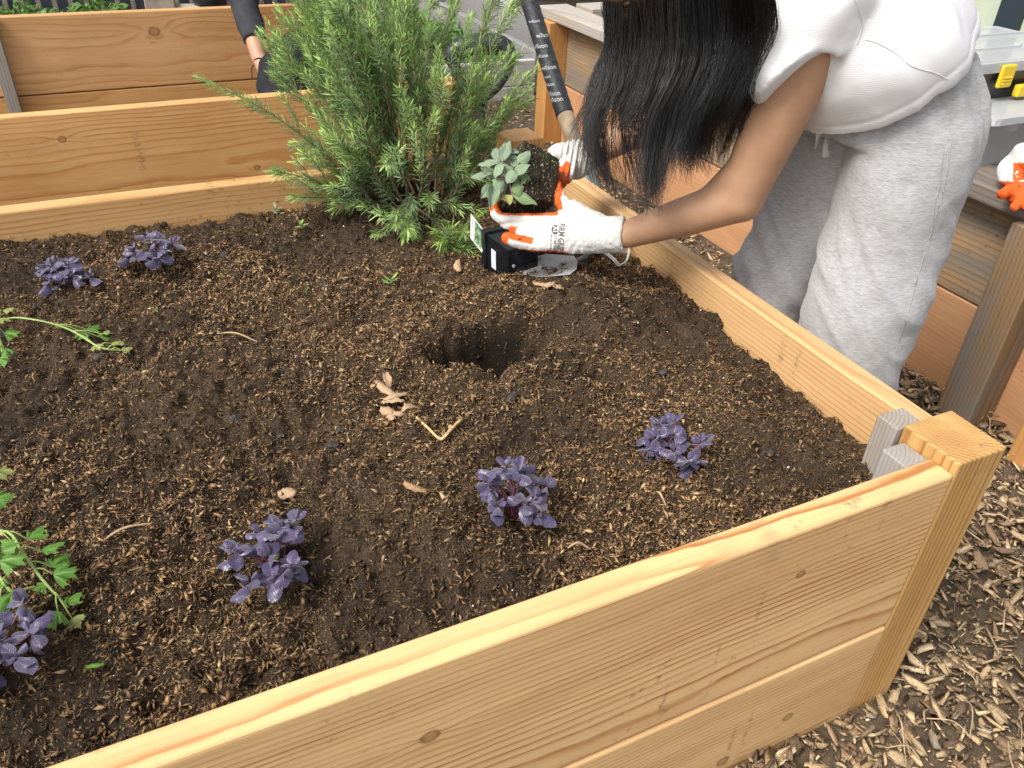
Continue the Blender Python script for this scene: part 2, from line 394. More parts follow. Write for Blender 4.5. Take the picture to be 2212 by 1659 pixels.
# irregular slab with split ends
SL_V = [(-1, -.7, .8), (-.3, -1, 1), (.9, -.8, .7), (1, .4, .9), (.2, 1, 1), (-.8, .7, .8)]
SL_V = SL_V + [(x, y, -z) for x, y, z in SL_V]
SL_F = [(0, 1, 2), (0, 2, 3), (0, 3, 4), (0, 4, 5), (8, 7, 6), (9, 8, 6), (10, 9, 6), (11, 10, 6)] + \
       sum([[(i, 6+i, 6+(i+1) % 6), (i, 6+(i+1) % 6, (i+1) % 6)] for i in range(6)], [])
cm_ = NT('bark_chip', .85, .25); ca = cm_.attr(); cc = cm_.coord()
cm_.base(cm_.mix(.75, ca, cm_.ramp(cm_.noise(cm_.vec(cc, (1, 1, 1)), 260, 4, .7), [(.25, .45), (.7, 1.35)]), 'MULTIPLY')).bump(cm_.noise(cc, 500, 3), .6, .0015)
M['chip'] = cm_.m
def palette(n, rs, cols, w):
    idx = rs.choice(len(cols), n, p=np.array(w)/sum(w)); c = np.array(cols)[idx]
    return c*(rs.uniform(.7, 1.25, (n, 1)))
def mulch(name, n, region, smin, smax, zt, tmpl, tilt, seed):
    rs = np.random.RandomState(seed)
    pos = np.array([region(rs) for _ in range(n)])
    L_ = smin+(smax-smin)*rs.rand(n)**2.4
    size = np.stack([L_, L_*rs.uniform(.09, .48, n), np.minimum(L_*.2, rs.uniform(.0012, .004, n))], 1)
    pos = np.concatenate([pos, (GZ+rs.rand(n)*zt)[:, None]], 1)
    pos[:, 2] += .012*fbm(np.concatenate([pos[:, :2], np.zeros((n, 1))], 1), 4, 2)
    cols = palette(n, rs, [(.36, .26, .15), (.46, .34, .20), (.25, .17, .10), (.14, .095, .06), (.56, .43, .27), (.27, .22, .16)], [3, 3, 3, 3, .8, .6])
    V, F, C = scatter(*tmpl, pos, size, tilt, .34, cols*1.25, rs)
    return V, F, C
def reg_near(rs):
    while True:
        x, y = rs.uniform(-.45, 1.35), rs.uniform(-.55, 1.3)
        if y < -.004 or x > .082: return (x, y)
def reg_gap(rs): return (rs.uniform(.09, .86), rs.uniform(1.2, 3.4))
def reg_far(rs): return (rs.uniform(-.9, 1.6), rs.uniform(3.0, 4.6)) if rs.rand() < .6 else (rs.uniform(-1.6, .9), rs.uniform(1.35, 1.98))
parts = [mulch('m', 15000, reg_near, .004, .023, .022, (SL_V, SL_F), .32, 1), mulch('m', 15000, reg_near, .003, .014, .024, (OCT_V, OCT_F), .4, 2),
         mulch('m', 3500, reg_gap, .008, .03, .015, (OCT_V, OCT_F), .3, 3), mulch('m', 4000, reg_far, .01, .035, .015, (OCT_V, OCT_F), .3, 4)]
off = 0; VV = []; FF = []; CC = []
for V_, F_, C_ in parts: VV.append(V_); FF.append(F_+off); CC.append(C_); off += len(V_)
tag(mesh('bark_mulch', np.concatenate(VV), np.concatenate(FF), M['chip'], cols=np.concatenate(CC)),
    'coarse brown bark and wood chips covering the ground around the beds', 'mulch', kind='stuff')
# stringy fibres and twigs in the mulch
mb = MB(); rr = random.Random(5)
for i in range(420):
    x, y = reg_near(np.random.RandomState(i+900)); a = rr.random()*2*PI; l = rr.uniform(.02, .07); z = GZ+.02+rr.random()*.012
    p = [V3((x, y, z)), V3((x+math.cos(a)*l/2, y+math.sin(a)*l/2, z+rr.uniform(0, .012))), V3((x+math.cos(a+rr.uniform(-.7, .7))*l, y+math.sin(a+.3)*l, z-.004))]
    mb.tube(p, rr.uniform(.0006, .0017), seg=4, caps='flat')
tag(mb.build('wood_strands', plain('pale_strand', (.42, .31, .19), .8, noise=.4), smooth=True), 'thin pale twigs and wood strands lying in the bark mulch', 'twigs', kind='stuff')

# raised strip of earth behind the second bed
tm = MB(); tm.box((-1.3, 3.95, -.34), (2.9, 1.1, .42))
tag(tm.build('terrace', mulch_m), kind='structure')

# ================================================================== RAISED BED (with soil)
ZB = .0174; L = 1.3011; UH = .286; T = .038
bed = empty('raised_bed', (-.9, .65, GZ), 'soil filled raised bed of fresh orange fir boards in the foreground', 'raised bed', 'raised beds of fresh fir boards')
XL = -2.1
def zc(top, h): return top-h/2
nl = 1.8
board('board', (-nl/2, T/2, zc(-ZB, UH)), (nl, T, UH), M['near_up'], bed, bevel=.005)
board('board', (-nl/2, T/2-.0015, zc(-ZB-UH-.0045, .235)), (nl, T+.001, .235), M['near_low'], bed, bevel=.0055)
board('board', (.0414+T/2, (.0895+L)/2, zc(-ZB, UH)), (L-.0895, T, UH), M['side'], bed, rotz=PI/2, bevel=.005)
board('board', (.0414+T/2, (.0895+L)/2, zc(-ZB-UH-.0025, .235)), (L-.0895, T-.002, .235), M['side'], bed, rotz=PI/2)
board('board', (-nl/2-.0105, L+T/2, zc(-ZB, .20)), (nl, T, .20), M['far'], bed, bevel=.005)
board('board', (-nl/2-.0105, L+T/2, zc(-ZB-.2025, .32)), (nl, T-.002, .32), M['near_low'], bed)
def post(c, h, mat, parent, top=0, name='post', w=.089, bev=.0035):
    o = board(name, (c[0], c[1], top-h/2), (w, w, h), mat, parent, bevel=bev); return o
post((.0445, .0445), .56, M['post'], bed, 0)
post((-.007+.0445, L+.0445), .56, M['post2'], bed, .0068)
# grey cleats inside the near right corner
board('cleat', (.0165, .1085, -.008-.2), (.046, .036, .40), M['cleat'], bed, bevel=.002)
board('cleat', (-.0215, .0595, -.022-.2), (.040, .040, .40), M['cleat'], bed, bevel=.002)

# ---- soil
def soil_h(x, y):
    x = np.asarray(x, float); y = np.asarray(y, float); P = np.stack([x, y, np.zeros_like(x)], 1)
    h = -.088 + .011*fbm(P, 3.2, 2, 5) + .014*fbm(P, 8, 3, 9) + .012*(.45-np.abs(fbm(P, 20, 3, 13)))
    d = lambda cx, cy, sx, sy, a=0: np.exp(-((((x-cx)*math.cos(a)+(y-cy)*math.sin(a))/sx)**2+((-(x-cx)*math.sin(a)+(y-cy)*math.cos(a))/sy)**2))
    q = (((x+.362)/.092)**2+((y-.602)/.062)**2)*(1+.42*fbm(P, 13, 3, 3))
    h -= .17*np.exp(-(np.abs(q)**2.0)) + .035*d(-.265, .60, .075, .05)                                # the planting hole
    h += .038*d(-.17, .64, .08, .09) + .018*d(-.34, .735, .10, .03) + .012*d(-.40, .545, .09, .03)
    h -= .014*d(-.62, .50, .09, .06) - .010*d(-.9, .6, .2, .1)
    h += .018*d(-.36, 1.27, .12, .06) + .01*d(-.05, .3, .07, .1)
    h += -.012*d(-.79, .25, .06, .05) - .010*d(-.5, .24, .06, .05) - .012*d(-.22, .27, .06, .05)
    return h
sx0, sx1, sy0, sy1, st = -1.55, .0414, .038, L, .0037
xs = np.arange(sx0, sx1+st, st); ys = np.arange(sy0, sy1+st, st)
xs[-1] = sx1; ys[-1] = sy1
gx, gy = np.meshgrid(xs, ys); fx, fy = gx.ravel(), gy.ravel()
P2 = np.stack([fx, fy, np.zeros_like(fx)], 1)
hz = soil_h(fx, fy); rough_ = fbm(P2, 70, 3, 3)
hz = hz + .0085*rough_ + .003*np.maximum(0, fbm(P2, 200, 2, 4))
nx, ny = len(xs), len(ys); idx = np.arange(nx*ny).reshape(ny, nx)
SF = np.stack([idx[:-1, :-1], idx[:-1, 1:], idx[1:, 1:], idx[1:, :-1]], -1).reshape(-1, 4)
sm = NT('potting_soil', .9, .3); sc_ = sm.coord()
nz = sm.noise(sc_, 330, 6, .8); nb = sm.noise(sc_, 6, 4, .6)
scol = sm.mix(sm.rmap(nz, .38, .66), (.014, .010, .007), (.155, .098, .053))
scol = sm.mix(sm.rmap(nb, .42, .6, .0, .55), scol, (.012, .009, .008))
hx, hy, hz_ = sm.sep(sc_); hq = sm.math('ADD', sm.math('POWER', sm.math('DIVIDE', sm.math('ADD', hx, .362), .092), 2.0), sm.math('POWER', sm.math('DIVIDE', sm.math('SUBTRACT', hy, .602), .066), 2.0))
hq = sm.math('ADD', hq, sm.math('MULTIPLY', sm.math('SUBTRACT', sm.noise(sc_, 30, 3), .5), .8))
scol = sm.mix(sm.rmap(hq, 1.25, .75, 0, .8), scol, (.010, .007, .005))      # shade of the planting hole painted into the soil colour
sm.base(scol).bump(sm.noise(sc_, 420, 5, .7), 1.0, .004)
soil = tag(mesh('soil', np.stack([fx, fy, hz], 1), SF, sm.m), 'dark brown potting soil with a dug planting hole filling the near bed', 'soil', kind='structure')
# loose fibres and crumbs of the potting mix
rs = np.random.RandomState(21); n = 235000
u1 = rs.rand(n); px = rs.uniform(-1.38, .037, n); py = .042+(L-.046)*u1**1.25
PP = np.stack([px, py, np.zeros(n)], 1)
dens = fbm(PP, 5.5, 4, 31)
keep = (rs.rand(n) < np.clip(.86+.7*dens, .38, 1)); px, py, PP = px[keep], py[keep], PP[keep]; n = len(px); dens = dens[keep]
pz = soil_h(px, py)+.0085*fbm(PP, 70, 3, 3)+rs.rand(n)**1.1*.0064+.0006
Ls = .0009+.0062*rs.rand(n)**5.5+.0014*rs.rand(n)
fb = rs.rand(n) < .10; Ls = np.where(fb, rs.uniform(.004, .0105, n), Ls)      # one in ten is a long thin fibre
size = np.stack([Ls, np.where(fb, rs.uniform(.00025, .0006, n), Ls*rs.uniform(.14, .5, n)), np.where(fb, .0003, Ls*rs.uniform(.08, .30, n))], 1)
cols = palette(n, rs, [(.25, .155, .075), (.32, .21, .105), (.15, .092, .045), (.06, .038, .022), (.42, .30, .16), (.20, .105, .05)], [5, 2.6, 4, 3, .35, 1.6])
bright = np.clip(.95+.5*dens, .5, 1.2)[:, None]; cols = cols*bright
hole = np.exp(-((((px+.362)/.092)**2+((py-.602)/.066)**2)**3)); cols *= (1.34-1.30*hole)[:, None]  # crumbs inside the hole tinted near black, its shade put into their colour
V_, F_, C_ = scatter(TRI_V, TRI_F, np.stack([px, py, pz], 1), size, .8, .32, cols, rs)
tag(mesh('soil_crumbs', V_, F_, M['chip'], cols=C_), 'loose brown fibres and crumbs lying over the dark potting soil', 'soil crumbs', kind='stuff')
# lumps
n = 120; px = rs.uniform(-1.3, .03, n); py = rs.uniform(.06, L-.02, n); r = .003+.009*rs.rand(n)**3
mbV = []; mbF = []
lump = MB()
for i in range(n):
    V_, F_ = ellipsoid((0, 0, 0), (r[i], r[i]*rs.uniform(.6, 1), r[i]*.7), nu=12, nv=9)
    V_ = np.array(V_); V_ *= (1+.55*fbm(V_+i*3.1, 170, 2)[:, None])
    lump.add(V_+V3((px[i], py[i], soil_h([px[i]], [py[i]])[0]+r[i]*.15)), F_)
tag(lump.build('soil_clods', plain('wet_clod', (.035, .028, .023), .7, noise=.6, sc=200), smooth=True), 'small dark wet clods pressed into the potting soil', 'clods', kind='stuff')
# perlite
per = MB()
for i in range(190):
    x, y = rs.uniform(-1.35, .03), rs.uniform(.06, L-.03)
    if i < 90: x, y = rs.uniform(-.35, .03), rs.uniform(.15, .8)
    if abs(x+.35) < .11 and abs(y-.61) < .09: continue
    r0 = .0006+.0015*rs.rand()**3
    V_, F_ = ellipsoid((x, y, soil_h([x], [y])[0]+.005+.002*rs.rand()), (r0, r0*.8, r0*.8), nu=6, nv=4); per.add(V_, F_)
tag(per.build('perlite', plain('perlite_white', (.8, .79, .76), .8), smooth=True), 'tiny white perlite grains sprinkled through the dark soil', 'perlite', kind='stuff')

# ================================================================== SECOND BED (empty, behind)
b2 = empty('raised_bed', (-.9, 2.64, GZ), 'empty raised bed of fresh orange fir boards behind the soil filled one', 'raised bed', 'raised beds of fresh fir boards')
Y2, Y3 = 1.99, 3.285
board('board', (-.94, Y2-.019, zc(-ZB, UH)), (1.95, T, UH), M['bed2_front'], b2, bevel=.005)
board('board', (-.94, Y2-.019, zc(-ZB-UH-.003, .235)), (1.95, T-.002, .235), M['bed2_low'], b2)
board('board', (-.94, Y3+.019, zc(-ZB, UH)), (1.95, T, UH), M['bed2_back'], b2, bevel=.005)
board('board', (-.94, Y3+.019, zc(-ZB-UH-.004, .235)), (1.95, T-.002, .235), M['bed2_low'], b2)
board('board', (.017, 2.35, zc(-ZB, UH)), (.68, T, UH), M['bed2_side'], b2, rotz=PI/2, bevel=.005)
board('board', (.017, 2.35, zc(-ZB-UH-.003, .235)), (.68, T-.002, .235), M['bed2_side'], b2, rotz=PI/2)
post((.0805, Y2-.02), .5, M['post2'], b2, -.02)
p0 = atp(0, 52, 1, Y3-.03); p1 = atp(43, 236, 1, Y3-.03)
# grey slat nailed inside the back boards
board('cleat', (-1.205, Y3-.022, -.26), (.045, .038, .50), M['cleat'], b2, bevel=.002, rot=(0, math.radians(0), 0))

# ================================================================== PLANTER on the right
pl = empty('planter_box', (1.35, 1.6, GZ), 'long weathered brown planter box with stained plank side behind the bending person', 'planter box')
PX = .86
board('board', (PX+.045+.019, 1.35, zc(-.018, .25)), (2.9, T, .25), M['plant_up'], pl, rotz=PI/2)
board('board', (PX+.045+.019, 1.35, zc(-.272, .25)), (2.9, T, .25), M['plant_low'], pl, rotz=PI/2)
def cap_board(x, y0, y1, w, mat): return board('cap_board', (x, (y0+y1)/2, .002), (y1-y0, w, .038), mat, pl, rotz=PI/2, bevel=.004)
cap_board(PX+.05, .955, 2.84, .14, M['cap'])
board('cap_board', (1.5, 2.77, .003), (.95, .14, .037), M['cap'], pl, bevel=.004)
cap_board(PX+.05, .953-1.2, .953, .14, M['deck'])
for k in range(6):
    board('deck_plank', (PX+.197+k*.143, .4, .0), (1.7, .139, .036), M['deck'], pl, rotz=PI/2, bevel=.003)
post((PX+.0, .50), .50, M['plant_post'], pl, -.0185)
post((PX+.0, 2.72), .50, M['orange_post'], pl, -.0185)
post((PX+.0, .30), .50, M['orange_post'], pl, -.0195)
tmb = MB(); tmb.box((1.4, 2.0, -.09), (.9, 1.35, .06))
tmb.build('planter_soil', sm.m, pl)

# ================================================================== WEATHERED BEDS in the back
wb = empty('garden_bed', (.9, 3.9, GZ), 'low silver grey timber bed with strawberry plants behind the rosemary', 'garden bed')
board('board', (.35, 3.4, -.395), (1.55, .038, .12), M['silver'], wb); board('board', (.35, 3.4, -.515), (1.55, .04, .112), M['silver'], wb)
board('board', (1.15, 4.3, -.40), (1.8, .038, .2), M['charred'], wb, rotz=PI/2)
board('board', (.55, 5.2, -.28), (1.6, .04, .18), M['silver'], wb)
post((1.18, 5.1), .5, M['cap'], wb, -.05)
smb = MB(); smb.box((.35, 4.3, -.53), (1.56, 1.76, .12)); smb.build('bed_soil', mulch_m, wb)
wb2 = empty('garden_bed', (1.7, 4.6, GZ), 'long grey plank bed running back beyond the planter cap', 'garden bed')
board('board', (1.42, 4.3, -.36), (2.4, .045, .2), M['charred'], wb2, rotz=PI/2)
board('board', (1.62, 4.0, -.30), (2.4, .06, .05), M['silver'], wb2, rotz=PI/2)
wb3 = empty('timber_stack', (1.6, 3.5, GZ), 'pale weathered timbers stacked behind the planter corner', 'timber')
board('timber', (1.62, 3.28, -.02), (1.2, .14, .07), M['cap'], wb3, rot=(0, 0, -.5)); board('timber', (1.7, 3.45, -.11), (1.2, .16, .09), M['cap'], wb3, rot=(0, 0, -.42))
board('timber', (1.7, 3.4, -.3), (1.1, .3, .3), M['charred'], wb3, rot=(0, 0, -.45))

# fences
fe = empty('slat_fence', (-1.2, 3.83, GZ), 'dark blue grey slatted mesh fence behind the second bed', 'fence')
M['slat'] = plain('dark_slat', (.045, .055, .07), .45, noise=.3); M['rail'] = plain('steel_wire', (.35, .36, .36), .4, metal=.6)
for k in range(46):
    x = -2.2+k*.062
    s = MB(); s.box((x, 3.82, .1), (.046, .012, 1.3)); s.build('slat', M['slat'], fe)
s = MB()
for k in range(47):
    x = -2.23+k*.062; s.tube([(x, 3.805, -.5), (x+.01, 3.81, .0), (x, 3.805, .7)], .0018, 5)
s.build('wire', M['rail'], fe, True)
fr_ = empty('panel_fence', (2.0, 1.6, GZ), 'pale green panel fence with dark posts behind the tool boxes', 'fence')
M['pale'] = plain('pale_green_panel', (.50, .55, .42), .6, noise=.12, sc=6); M['dark'] = plain('dark_teal_post', (.022, .035, .045), .5)
M['teal'] = plain('teal_post_side', (.06, .10, .11), .5)
xf = 2.5
for k, (y, w) in enumerate(((2.75, .17), (2.53, .17), (2.30, .19), (2.02, .17), (1.74, .25), (1.42, .25), (1.12, .2))):
    s = MB(); s.box((xf+.04, y, .35), (.02, w, 1.8)); s.build('panel', M['pale'], fr_)
for y, w in ((2.645, .05), (2.42, .05), (2.165, .06), (1.895, .10), (1.58, .06), (1.27, .06)):
    s = MB(); s.box((xf+.02, y, .35), (.05, w, 1.8)); s.build('post', M['dark'], fr_)

# ================================================================== leaves and plants
def leaf_mesh(name, l, w, cup=.25, droop=.3, fold=.15, shape='ovate', nu=7, nv=5, wav=0, seed=0):
    """blade along +x, base at the origin"""
    rr = random.Random(seed); V = []; F = []
    for i in range(nu):
        s = i/(nu-1)
        if shape == 'ovate': ww = math.sin(PI*min(1, s**.80))**.75 if 0 < s < 1 else 0
        elif shape == 'round': ww = math.sin(PI*s)**.55 if 0 < s < 1 else 0
        elif shape == 'lance': ww = math.sin(PI*min(1, s**.7))**1.0 if 0 < s < 1 else 0
        ww = max(ww, .04)
        for j in range(nv):
            q = (j/(nv-1)-.5)*2
            x = l*s; y = w/2*ww*q
            z = -cup*w*(q*q)*ww + fold*w*abs(q)*ww - droop*l*s*s + wav*w*math.sin(s*9+j*1.9)*.1*abs(q)+(.02*w*math.sin(12*s+3*q))
            V.append((x, y, z))
    for i in range(nu-1):
        for j in range(nv-1):
            a = i*nv+j; F.append((a, a+1, a+nv+1, a+nv))
    me = npmesh(name, V, F, None, True); return me
def leafmat(name, c1, c2, rough=.4, vein=None, transl=.25, coat=0, sheen=0, sc=60, hi=None):
    m = NT(name, rough, .5); co = m.coord(); rn = m.rnd(); X, Y, Z = m.sep(co)
    col = m.mix(rn, c1, c2)
    if vein:
        a = m.math('MULTIPLY', m.math('ABSOLUTE', Y), 1.0)
        mid = m.rmap(a, .0009, .0003)
        side = m.math('ABSOLUTE', m.math('SINE', m.math('MULTIPLY', m.math('SUBTRACT', X, m.math('MULTIPLY', a, .9)), 900)))
        sv = m.rmap(side, .16, .02)
        col = m.mix(m.math('MAXIMUM', m.math('MULTIPLY', mid, .7), m.math('MULTIPLY', sv, .35)), col, vein)
        m.bump(m.math('ADD', m.rmap(side, 0, .6), m.noise(co, 300, 2)), .35, .0012)
    nz = m.noise(co, sc, 3)
    col = m.mix(m.rmap(nz, .35, .7, 0, .35), col, tuple(x*.6 for x in c1))
    m.base(col); m.set(Coat_Weight=coat, Coat_Roughness=.3, Sheen_Weight=sheen)
    if sheen: m.set(Sheen_Roughness=.5)
    if transl:
        tr = m.n.new('ShaderNodeBsdfTranslucent'); m.put(tr.inputs[0], col); mx = m.n.new('ShaderNodeMixShader'); mx.inputs[0].default_value = transl
        m.L(m.b.outputs[0], mx.inputs[1]); m.L(tr.outputs[0], mx.inputs[2]); m.L(mx.outputs[0], m.out.inputs[0])
    return m.m
M['basil'] = leafmat('purple_leaf', (.046, .034, .090), (.080, .060, .145), .34, vein=(.13, .055, .14), transl=.08, coat=.35, sheen=.5)
M['basil_green'] = leafmat('green_basil_leaf', (.10, .18, .04), (.14, .2, .06), .4, transl=.2)
M['basil_stem'] = plain('purple_stem', (.16, .055, .09), .5, noise=.3)
basil_leaves = [leaf_mesh('leaf', .025, .0185, cup=c, droop=d, fold=f, seed=i, nu=10, nv=7, wav=.35, shape='round') for i, (c, d, f) in enumerate(((.30, .15, .0), (.42, .35, .0), (.25, .45, .12), (.10, .05, .22), (.5, .2, -.1)))]
for me in basil_leaves: me.materials.append(M['basil'])
gleaf = leaf_mesh('leaf', .02, .014, .3, .3, .1); gleaf.materials.append(M['basil_green'])
def place_leaf(me, base, d, roll, s, parent, rr, name='leaf', up=(0, 0, 1)):
    x = Vector(tuple(nrm(d))); z = Vector(up)-x*x.dot(Vector(up)); z.normalize(); y = z.cross(x)
    R = Matrix((x, y, z)).transposed() @ Matrix.Rotation(roll, 3, 'X')
    o = bpy.data.objects.new(name, me); COL.objects.link(o)
    o.location = Vector(tuple(map(float, base))); o.rotation_euler = R.to_euler(); o.scale = (s, s, s)
    par(o, parent); return o
def px_soil(u, v, dz=0):
    p = atp(u, v, 2, -.085+dz)
    for _ in range(3): p = atp(u, v, 2, soil_h([p[0]], [p[1]])[0]+dz)
    return p
def basil(x, y, label, seed, stems=7, spread=.034, height=.06, size=1.0, lean=(0, 0), bias=None):
    rr = random.Random(seed); x, y, z0 = [float(q) for q in px_soil(x, y)]; z0 -= .003
    t = empty('basil_plant', (x, y, z0), label, 'basil plant', 'young purple basil plants')
    st_ = MB(); n = 0
    for k in range(stems):
        a = 2*PI*k/stems+rr.uniform(-.4, .4); rad = spread*rr.uniform(.35, 1.15) if k else .004; h = height*rr.uniform(.55, 1.1)*(1-.25*rad/spread)
        b = V3((x+rr.uniform(-.007, .007), y+rr.uniform(-.007, .007), z0))
        e = V3((x+lean[0]+rad*math.cos(a), y+lean[1]+rad*math.sin(a), z0+h))
        mid = (b+e)/2+V3((-.15*rad*math.cos(a), -.15*rad*math.sin(a), .008))
        st_.tube([b, mid, e], [.0013, .0011, .0009], seg=6)
        dr = nrm(e-mid)
        for w, (s_, zz) in enumerate(((1.0, 0), (.72, .15), (.5, .0))):       # pairs of leaves at the tip, smaller in the heart
            pa = rr.random()*PI + w*PI/2
            for q in (0, 1):
                an = pa+q*PI+rr.uniform(-.25, .25); el = (-.05, .35, .8)[w]+rr.uniform(-.25, .25)
                d = V3((math.cos(an)*math.cos(el), math.sin(an)*math.cos(el), math.sin(el)))+dr*.15
                me = rr.choice(basil_leaves)
                o = place_leaf(me, e+V3((0, 0, (.0, .002, .004)[w]))+d*.002, d, rr.uniform(-.5, .5), size*s_*rr.uniform(.85, 1.2), t, rr); n += 1
        if rr.random() < .7:     # a lower pair halfway down
            an = rr.random()*2*PI
            d = V3((math.cos(an), math.sin(an), rr.uniform(-.4, .2)))
            p = b*.45+e*.55; place_leaf(gleaf if rr.random() < .25 else rr.choice(basil_leaves), p+d*.003, d, rr.uniform(-.6, .6), size*.7, t, rr)
            st_.tube([p, p+d*.004], .0006, seg=5)
    st_.build('stem', M['basil_stem'], t, True)
    return t
basil(1108, 1118, 'bushy round purple basil with a leaf hanging low, nearest the middle of the front board', 1, 13, .038, .078, .90)
basil(605, 1245, 'loose leggy purple basil with one tall shoot, front left of the soil', 2, 12, .045, .064, .90)
basil(1440, 985, 'low spreading purple basil nearest the corner post, one green leaf at its heart', 3, 12, .046, .045, .90)
basil(18, 1445, 'dark purple basil cut by the left edge, just below the parsley', 4, 11, .038, .07, .92)
basil(157, 618, 'small lavender purple basil at the back, farthest left', 5, 11, .040, .05, .95)
basil(343, 580, 'rounded purple basil at the back, beside the far board and right of its twin', 6, 12, .044, .062, .95)

# ---- parsley
M['parsley'] = leafmat('parsley_leaf', (.13, .30, .045), (.18, .36, .06), .45, transl=.35)
M['parsley_y'] = leafmat('parsley_yellowing', (.36, .42, .10), (.42, .46, .16), .5, transl=.35)
M['parsley_s'] = plain('parsley_stem', (.27, .38, .10), .45, noise=.15)
def lobed(name, l, seed, mat):
    """a fan shaped leaflet with three deep toothed lobes, gently crumpled"""
    rr = random.Random(seed); out = []
    for lb, (ac, wd, ln) in enumerate(((-.85, .5, .8), (0, .55, 1.0), (.85, .5, .8))):
        for tt in (-1, -.62, -.3, 0, .3, .62, 1):
            a = ac+tt*wd*.95; r = l*ln*(1-.28*abs(tt)**1.5)
            if abs(tt) in (.3, 1): r *= .80 if abs(tt) == .3 else .55
            out.append((r*math.cos(a)*rr.uniform(.93, 1.05), r*math.sin(a)*rr.uniform(.93, 1.05)))
    V = [(0, 0, 0)]; F = []
    for k in (.5, 1.0):
        for x, y in out: V.append((x*k, y*k, (.10*l*math.sin(9*math.atan2(y, x)+seed)-.22*l*k*k)*k))
    n = len(out)
    for i in range(n-1): F.append((0, 1+i, 2+i)); F.append((1+i, 1+n+i, 2+n+i, 2+i))
    me = npmesh(name, V, F, None, True); me.materials.append(mat); return me
pls = [lobed('leaf', .024, i, M['parsley']) for i in range(4)]; ply = [lobed('leaf', .020, i+5, M['parsley_y']) for i in range(2)]
def parsley(label, crown, stalks, seed):
    rr = random.Random(seed); t = empty('parsley_plant', crown, label, 'parsley plant', 'parsley plants at the left edge')
    mb = MB()
    for pts, leaves in stalks:
        P = [V3(p) for p in pts]; mb.tube(P, [.0022]+[.0017]*(len(P)-2)+[.0011], seg=6)
        for (lu, lv, dz, az, s, yel) in leaves:
            b = px_soil(lu, lv, dz); C_ = catmull(P, 30); j = min(range(30), key=lambda q: np.linalg.norm(C_[q]-b))
            j = max(0, j-3)
            mb.tube([C_[j], (C_[j]+b)/2+V3((0, 0, .004)), b], [.0010, .0009, .0007], seg=5)
            d = V3((math.cos(az), math.sin(az), .15))
            place_leaf(rr.choice(ply if yel else pls), b, d, rr.uniform(-.5, .5), s, t, rr)
    mb.build('stem', M['parsley_s'], t, True); return t
c1 = V3((-1.19, .93, -.085))
parsley('yellowing parsley with one long arching stalk reaching right from the left edge', c1,
        [([c1, px_soil(0, 692, .045), px_soil(70, 690, .04), px_soil(150, 712, .022), px_soil(215, 750, .01), px_soil(262, 757, .008)],
          [(190, 712, .012, .5, .9, 0), (178, 718, .014, -1.6, .9, 0), (215, 728, .012, .6, .9, 0), (205, 745, .012, -1.2, .85, 1), (222, 722, .02, 1.0, .8, 1), (240, 742, .012, .1, .9, 1), (262, 757, .008, .3, .9, 1), (255, 745, .01, 1., .7, 1)]),
         ([c1, px_soil(-20, 700, .05), px_soil(5, 760, .035)], [(8, 752, .03, -1.3, 1.1, 0), (-5, 775, .03, -1.0, 1.0, 0), (10, 720, .04, -.3, 1.0, 0)]),
         ([c1, px_soil(-15, 690, .06), px_soil(2, 672, .06)], [(5, 672, .06, .4, 1.1, 1), (-8, 690, .06, -.3, 1.1, 1)])], 3)
c2 = V3((-1.16, .42, -.085))
parsley('bright green parsley with a straight stalk of toothed leaves, lower left edge', c2,
        [([c2, px_soil(0, 1146, .05), px_soil(50, 1195, .045), px_soil(90, 1250, .035), px_soil(145, 1310, .02)],
          [(60, 1165, .045, .9, 1.05, 0), (30, 1175, .045, 2.4, .8, 0), (88, 1192, .04, .4, 1.05, 0), (110, 1225, .035, .9, 1.1, 0), (115, 1240, .035, -.2, 1.1, 0), (140, 1305, .02, .7, .9, 0), (125, 1320, .02, -2.0, 1.0, 0), (155, 1335, .015, -1.2, .9, 1), (100, 1262, .03, -2.8, .6, 0)]),
         ([c2, px_soil(-20, 1230, .05), px_soil(20, 1275, .045), px_soil(75, 1268, .035)], [(28, 1280, .045, -2.4, 1.4, 0), (20, 1262, .045, 2.6, 1.1, 0), (0, 1300, .04, -2.2, 1.3, 0)]),
         ([c2, px_soil(-20, 1180, .06), px_soil(-5, 1215, .06)], [(-2, 1210, .06, -.2, 1.2, 0), (-5, 1195, .06, .8, 1.0, 0)])], 4)
c3 = V3((-1.22, .62, -.085))
parsley('parsley leaf tip barely showing at the left edge midway down', c3, [([c3, px_soil(-30, 1010, .06), px_soil(-8, 1020, .05)], [(-6, 1022, .05, -.1, .9, 1), (-14, 1080, .05, 0, .9, 0)])], 5)

